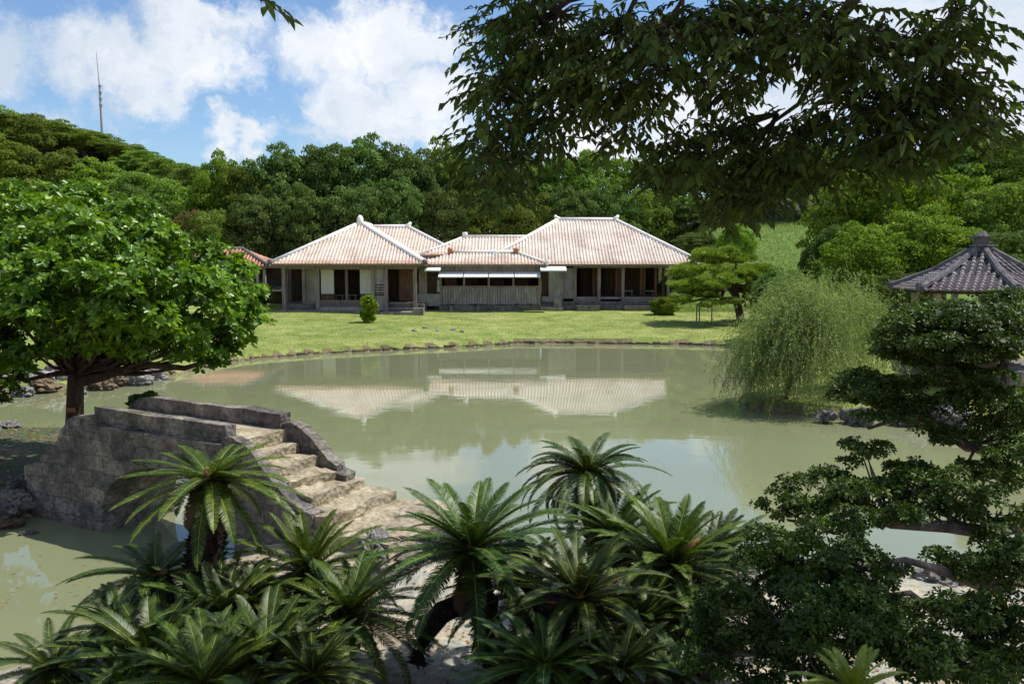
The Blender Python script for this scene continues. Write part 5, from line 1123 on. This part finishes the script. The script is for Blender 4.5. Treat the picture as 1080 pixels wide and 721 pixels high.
# centre clump
cycad(497, 580, 8.7, 225, (530, 725, 8.4), 'cycad with wide starry crown at the left of the central clump', nf=36, seed=10, cone=(.20, -.02), tr=.13, el0=58, droop=.9)
cycad(620, 500, 10.8, 170, (640, 600, 10.9), 'tallest cycad standing out against the pond reflection', nf=38, seed=11, droop=1.7, el0=55)
cycad(612, 632, 7.6, 215, (612, 735, 7.6), 'cycad with a thick reddish shaggy trunk at the front centre', nf=34, seed=12, cone=(.34, -.01), tr=.20, tmat='cycad_red', shag=True, mat='l_cyc_b')
cycad(708, 600, 8.6, 225, (712, 720, 8.6), 'cycad with yellow-ribbed fronds at the right of the central clump', nf=42, seed=13, cone=(.36, .28), tr=.16, tmat='cycad_red', mat='l_cyc_b', up_=.1)
cycad(652, 566, 9.8, 170, (660, 650, 9.8), 'dark cycad behind the reddish-trunked one', nf=28, seed=14, el0=60)
cycad(575, 702, 6.9, 190, (575, 760, 6.9), 'low cycad at the bottom centre edge', nf=26, seed=15, up_=-.2)
cycad(655, 708, 6.9, 170, (655, 760, 6.9), 'low cycad at the bottom edge right of the centre', nf=26, seed=16, up_=-.1)
cycad(750, 595, 9.6, 170, (745, 690, 9.6), 'cycad fronds reaching right toward the dark shrub', nf=34, seed=17)
cycad(720, 716, 6.9, 110, (720, 760, 6.9), 'small light green cycad at the bottom left of the dark shrub', nf=22, seed=18, mat='l_cyc_b')
cycad(900, 735, 5.3, 130, (900, 780, 5.3), 'small yellow-green cycad at the bottom under the dark shrub', nf=30, seed=19, mat='l_cyc_y', up_=.3)
cycad(556, 625, 8.6, 175, (560, 720, 8.5), 'dark cycad between the starry crown and the reddish trunk', nf=28, seed=41)
cycad(672, 655, 7.8, 165, (675, 730, 7.8), 'dark cycad between the two reddish trunks', nf=26, seed=42)
cycad(735, 655, 8.0, 140, (735, 720, 8.0), 'dark cycad tucked against the tiered garden tree', nf=24, seed=43)
cycad(548, 712, 7.2, 150, (550, 770, 7.2), 'cycad cut by the bottom edge right of the pale ground', nf=26, seed=44)
# curved leaning trunk as in the photo
def curved_trunk():
    f_ = P(448, 690, 8.6); f_.z = hz(f_.x, f_.y)
    pts = [P(440, 700, 8.5), P(447, 668, 8.6), P(466, 645, 8.7), P(492, 634, 8.8), P(520, 640, 8.9)]
    t = empty('leaning_cycad', pts[0], 'dark shaggy cycad stem arching down to the pale ground', 'cycad')
    mb = MB(); mb.tube([p-pts[0] for p in pts], [.10, .11, .12, .12, .13], 10, jit=.07)
    for k in range(900):
        u = random.uniform(0, .999)*(len(pts)-1); i = int(u); p = pts[i].lerp(pts[i+1], u-i)-pts[0]; ax = (pts[i+1]-pts[i]).normalized()
        a_ = random.uniform(0, 6.28); r1 = ax.cross(Vector((.3, .5, .1))).normalized(); r2 = ax.cross(r1); ra = r1*math.cos(a_)+r2*math.sin(a_); sd = ax.cross(ra)
        q0 = p+ra*.1; q1 = q0+(ra*.9-ax*.5).normalized()*random.uniform(.03, .07); w_ = .014; mb.add([q0-sd*w_, q0+sd*w_, q1], [(0, 1, 2)])
    mb.build('trunk', MT['cycad_trunk'], t)
curved_trunk()

# ------------------------------------------------------------------ litter, grass, floating leaves
rng = np.random.default_rng(99)
def scatter(name, n, x0, x1, y0, y1, L, W, mat, cond, upright=False, lift=.012, flat=.25):
    x = rng.uniform(x0, x1, n); y = rng.uniform(y0, y1, n); z = height(x, y); k = cond(x, y, z); x, y, z = x[k], y[k], z[k]; n = len(x)
    c = np.stack([x, y, z+lift], 1)
    if upright: d = nrm(rng.normal(size=(n, 3))*np.array([.45, .45, .1])+np.array([0, 0, 1])); nn = rnd_dir(n, rng)
    else: d = nrm(rng.normal(size=(n, 3))*np.array([1, 1, flat*.5])); nn = nrm(rng.normal(size=(n, 3))*flat+np.array([0, 0, 1]))
    V, Fq = diamonds(c, d, nn, L*rng.uniform(.6, 1.4, n), W*rng.uniform(.6, 1.4, n))
    return tag(link(bpy.data.objects.new(name, np_mesh(name, V, Fq, mat))), kind='stuff')
ML = leaf_mat('fallen_leaf', [(.10, .06, .03), (.24, .15, .07), (.38, .28, .12)], trans=0, rough=.8, spec=.1)
MG = leaf_mat('lawn_blade', [(.17, .22, .055), (.26, .30, .085), (.37, .38, .145)], trans=.2, rough=.8, spec=.1, nscale=.5)
scatter('fallen_leaves', 5200, -6.5, 7, 6, 14.5, .07, .035, ML, lambda x, y, z: (sdist(x, y, NEAR) > .1))
scatter('leaf_litter', 3500, -17, -9.3, 15, 24, .09, .05, ML, lambda x, y, z: (sdist(x, y, PEN) > .1))
scatter('lawn_blades', 90000, -24, 24, 40, 69, .065, .022, MG, lambda x, y, z: (sdist(x, y, FAR) > .3) & ~((x > -18.5) & (x < 15) & (y > 65.6)), upright=True, lift=-.02)
scatter('slope_grass', 30000, 13, 36, 67, 92, .2, .05, MG, lambda x, y, z: (sdist(x, y, FAR) > .3), upright=True, lift=-.02)
scatter('waterside_grass', 9000, -24, 24, 24, 55, .22, .035, MG, lambda x, y, z: (np.abs(sdist(x, y, FAR)-.25) < .22), upright=True, lift=-.02)
n = 260; x = np.concatenate([rng.normal(-8.6, 1.1, 90), rng.uniform(-12, -5.5, 60), rng.uniform(-3, 14, 110)]); y = np.concatenate([rng.normal(12.6, .8, 90), rng.uniform(9, 15.3, 60), rng.uniform(15, 26, 110)])
k = (sdist(x, y, NEAR) < -.1) & (sdist(x, y, PEN) < -.1) & (sdist(x, y, FAR) < -.1); x, y = x[k], y[k]; n = len(x)
V, Fq = diamonds(np.stack([x, y, np.full(n, .006)], 1), nrm(rng.normal(size=(n, 3))*np.array([1, 1, 0.001])), np.tile([0., 0, 1.], (n, 1)), .07*rng.uniform(.6, 1.5, n), .035)
tag(link(bpy.data.objects.new('floating_leaves', np_mesh('floating_leaves', V, Fq, ML))), kind='stuff')
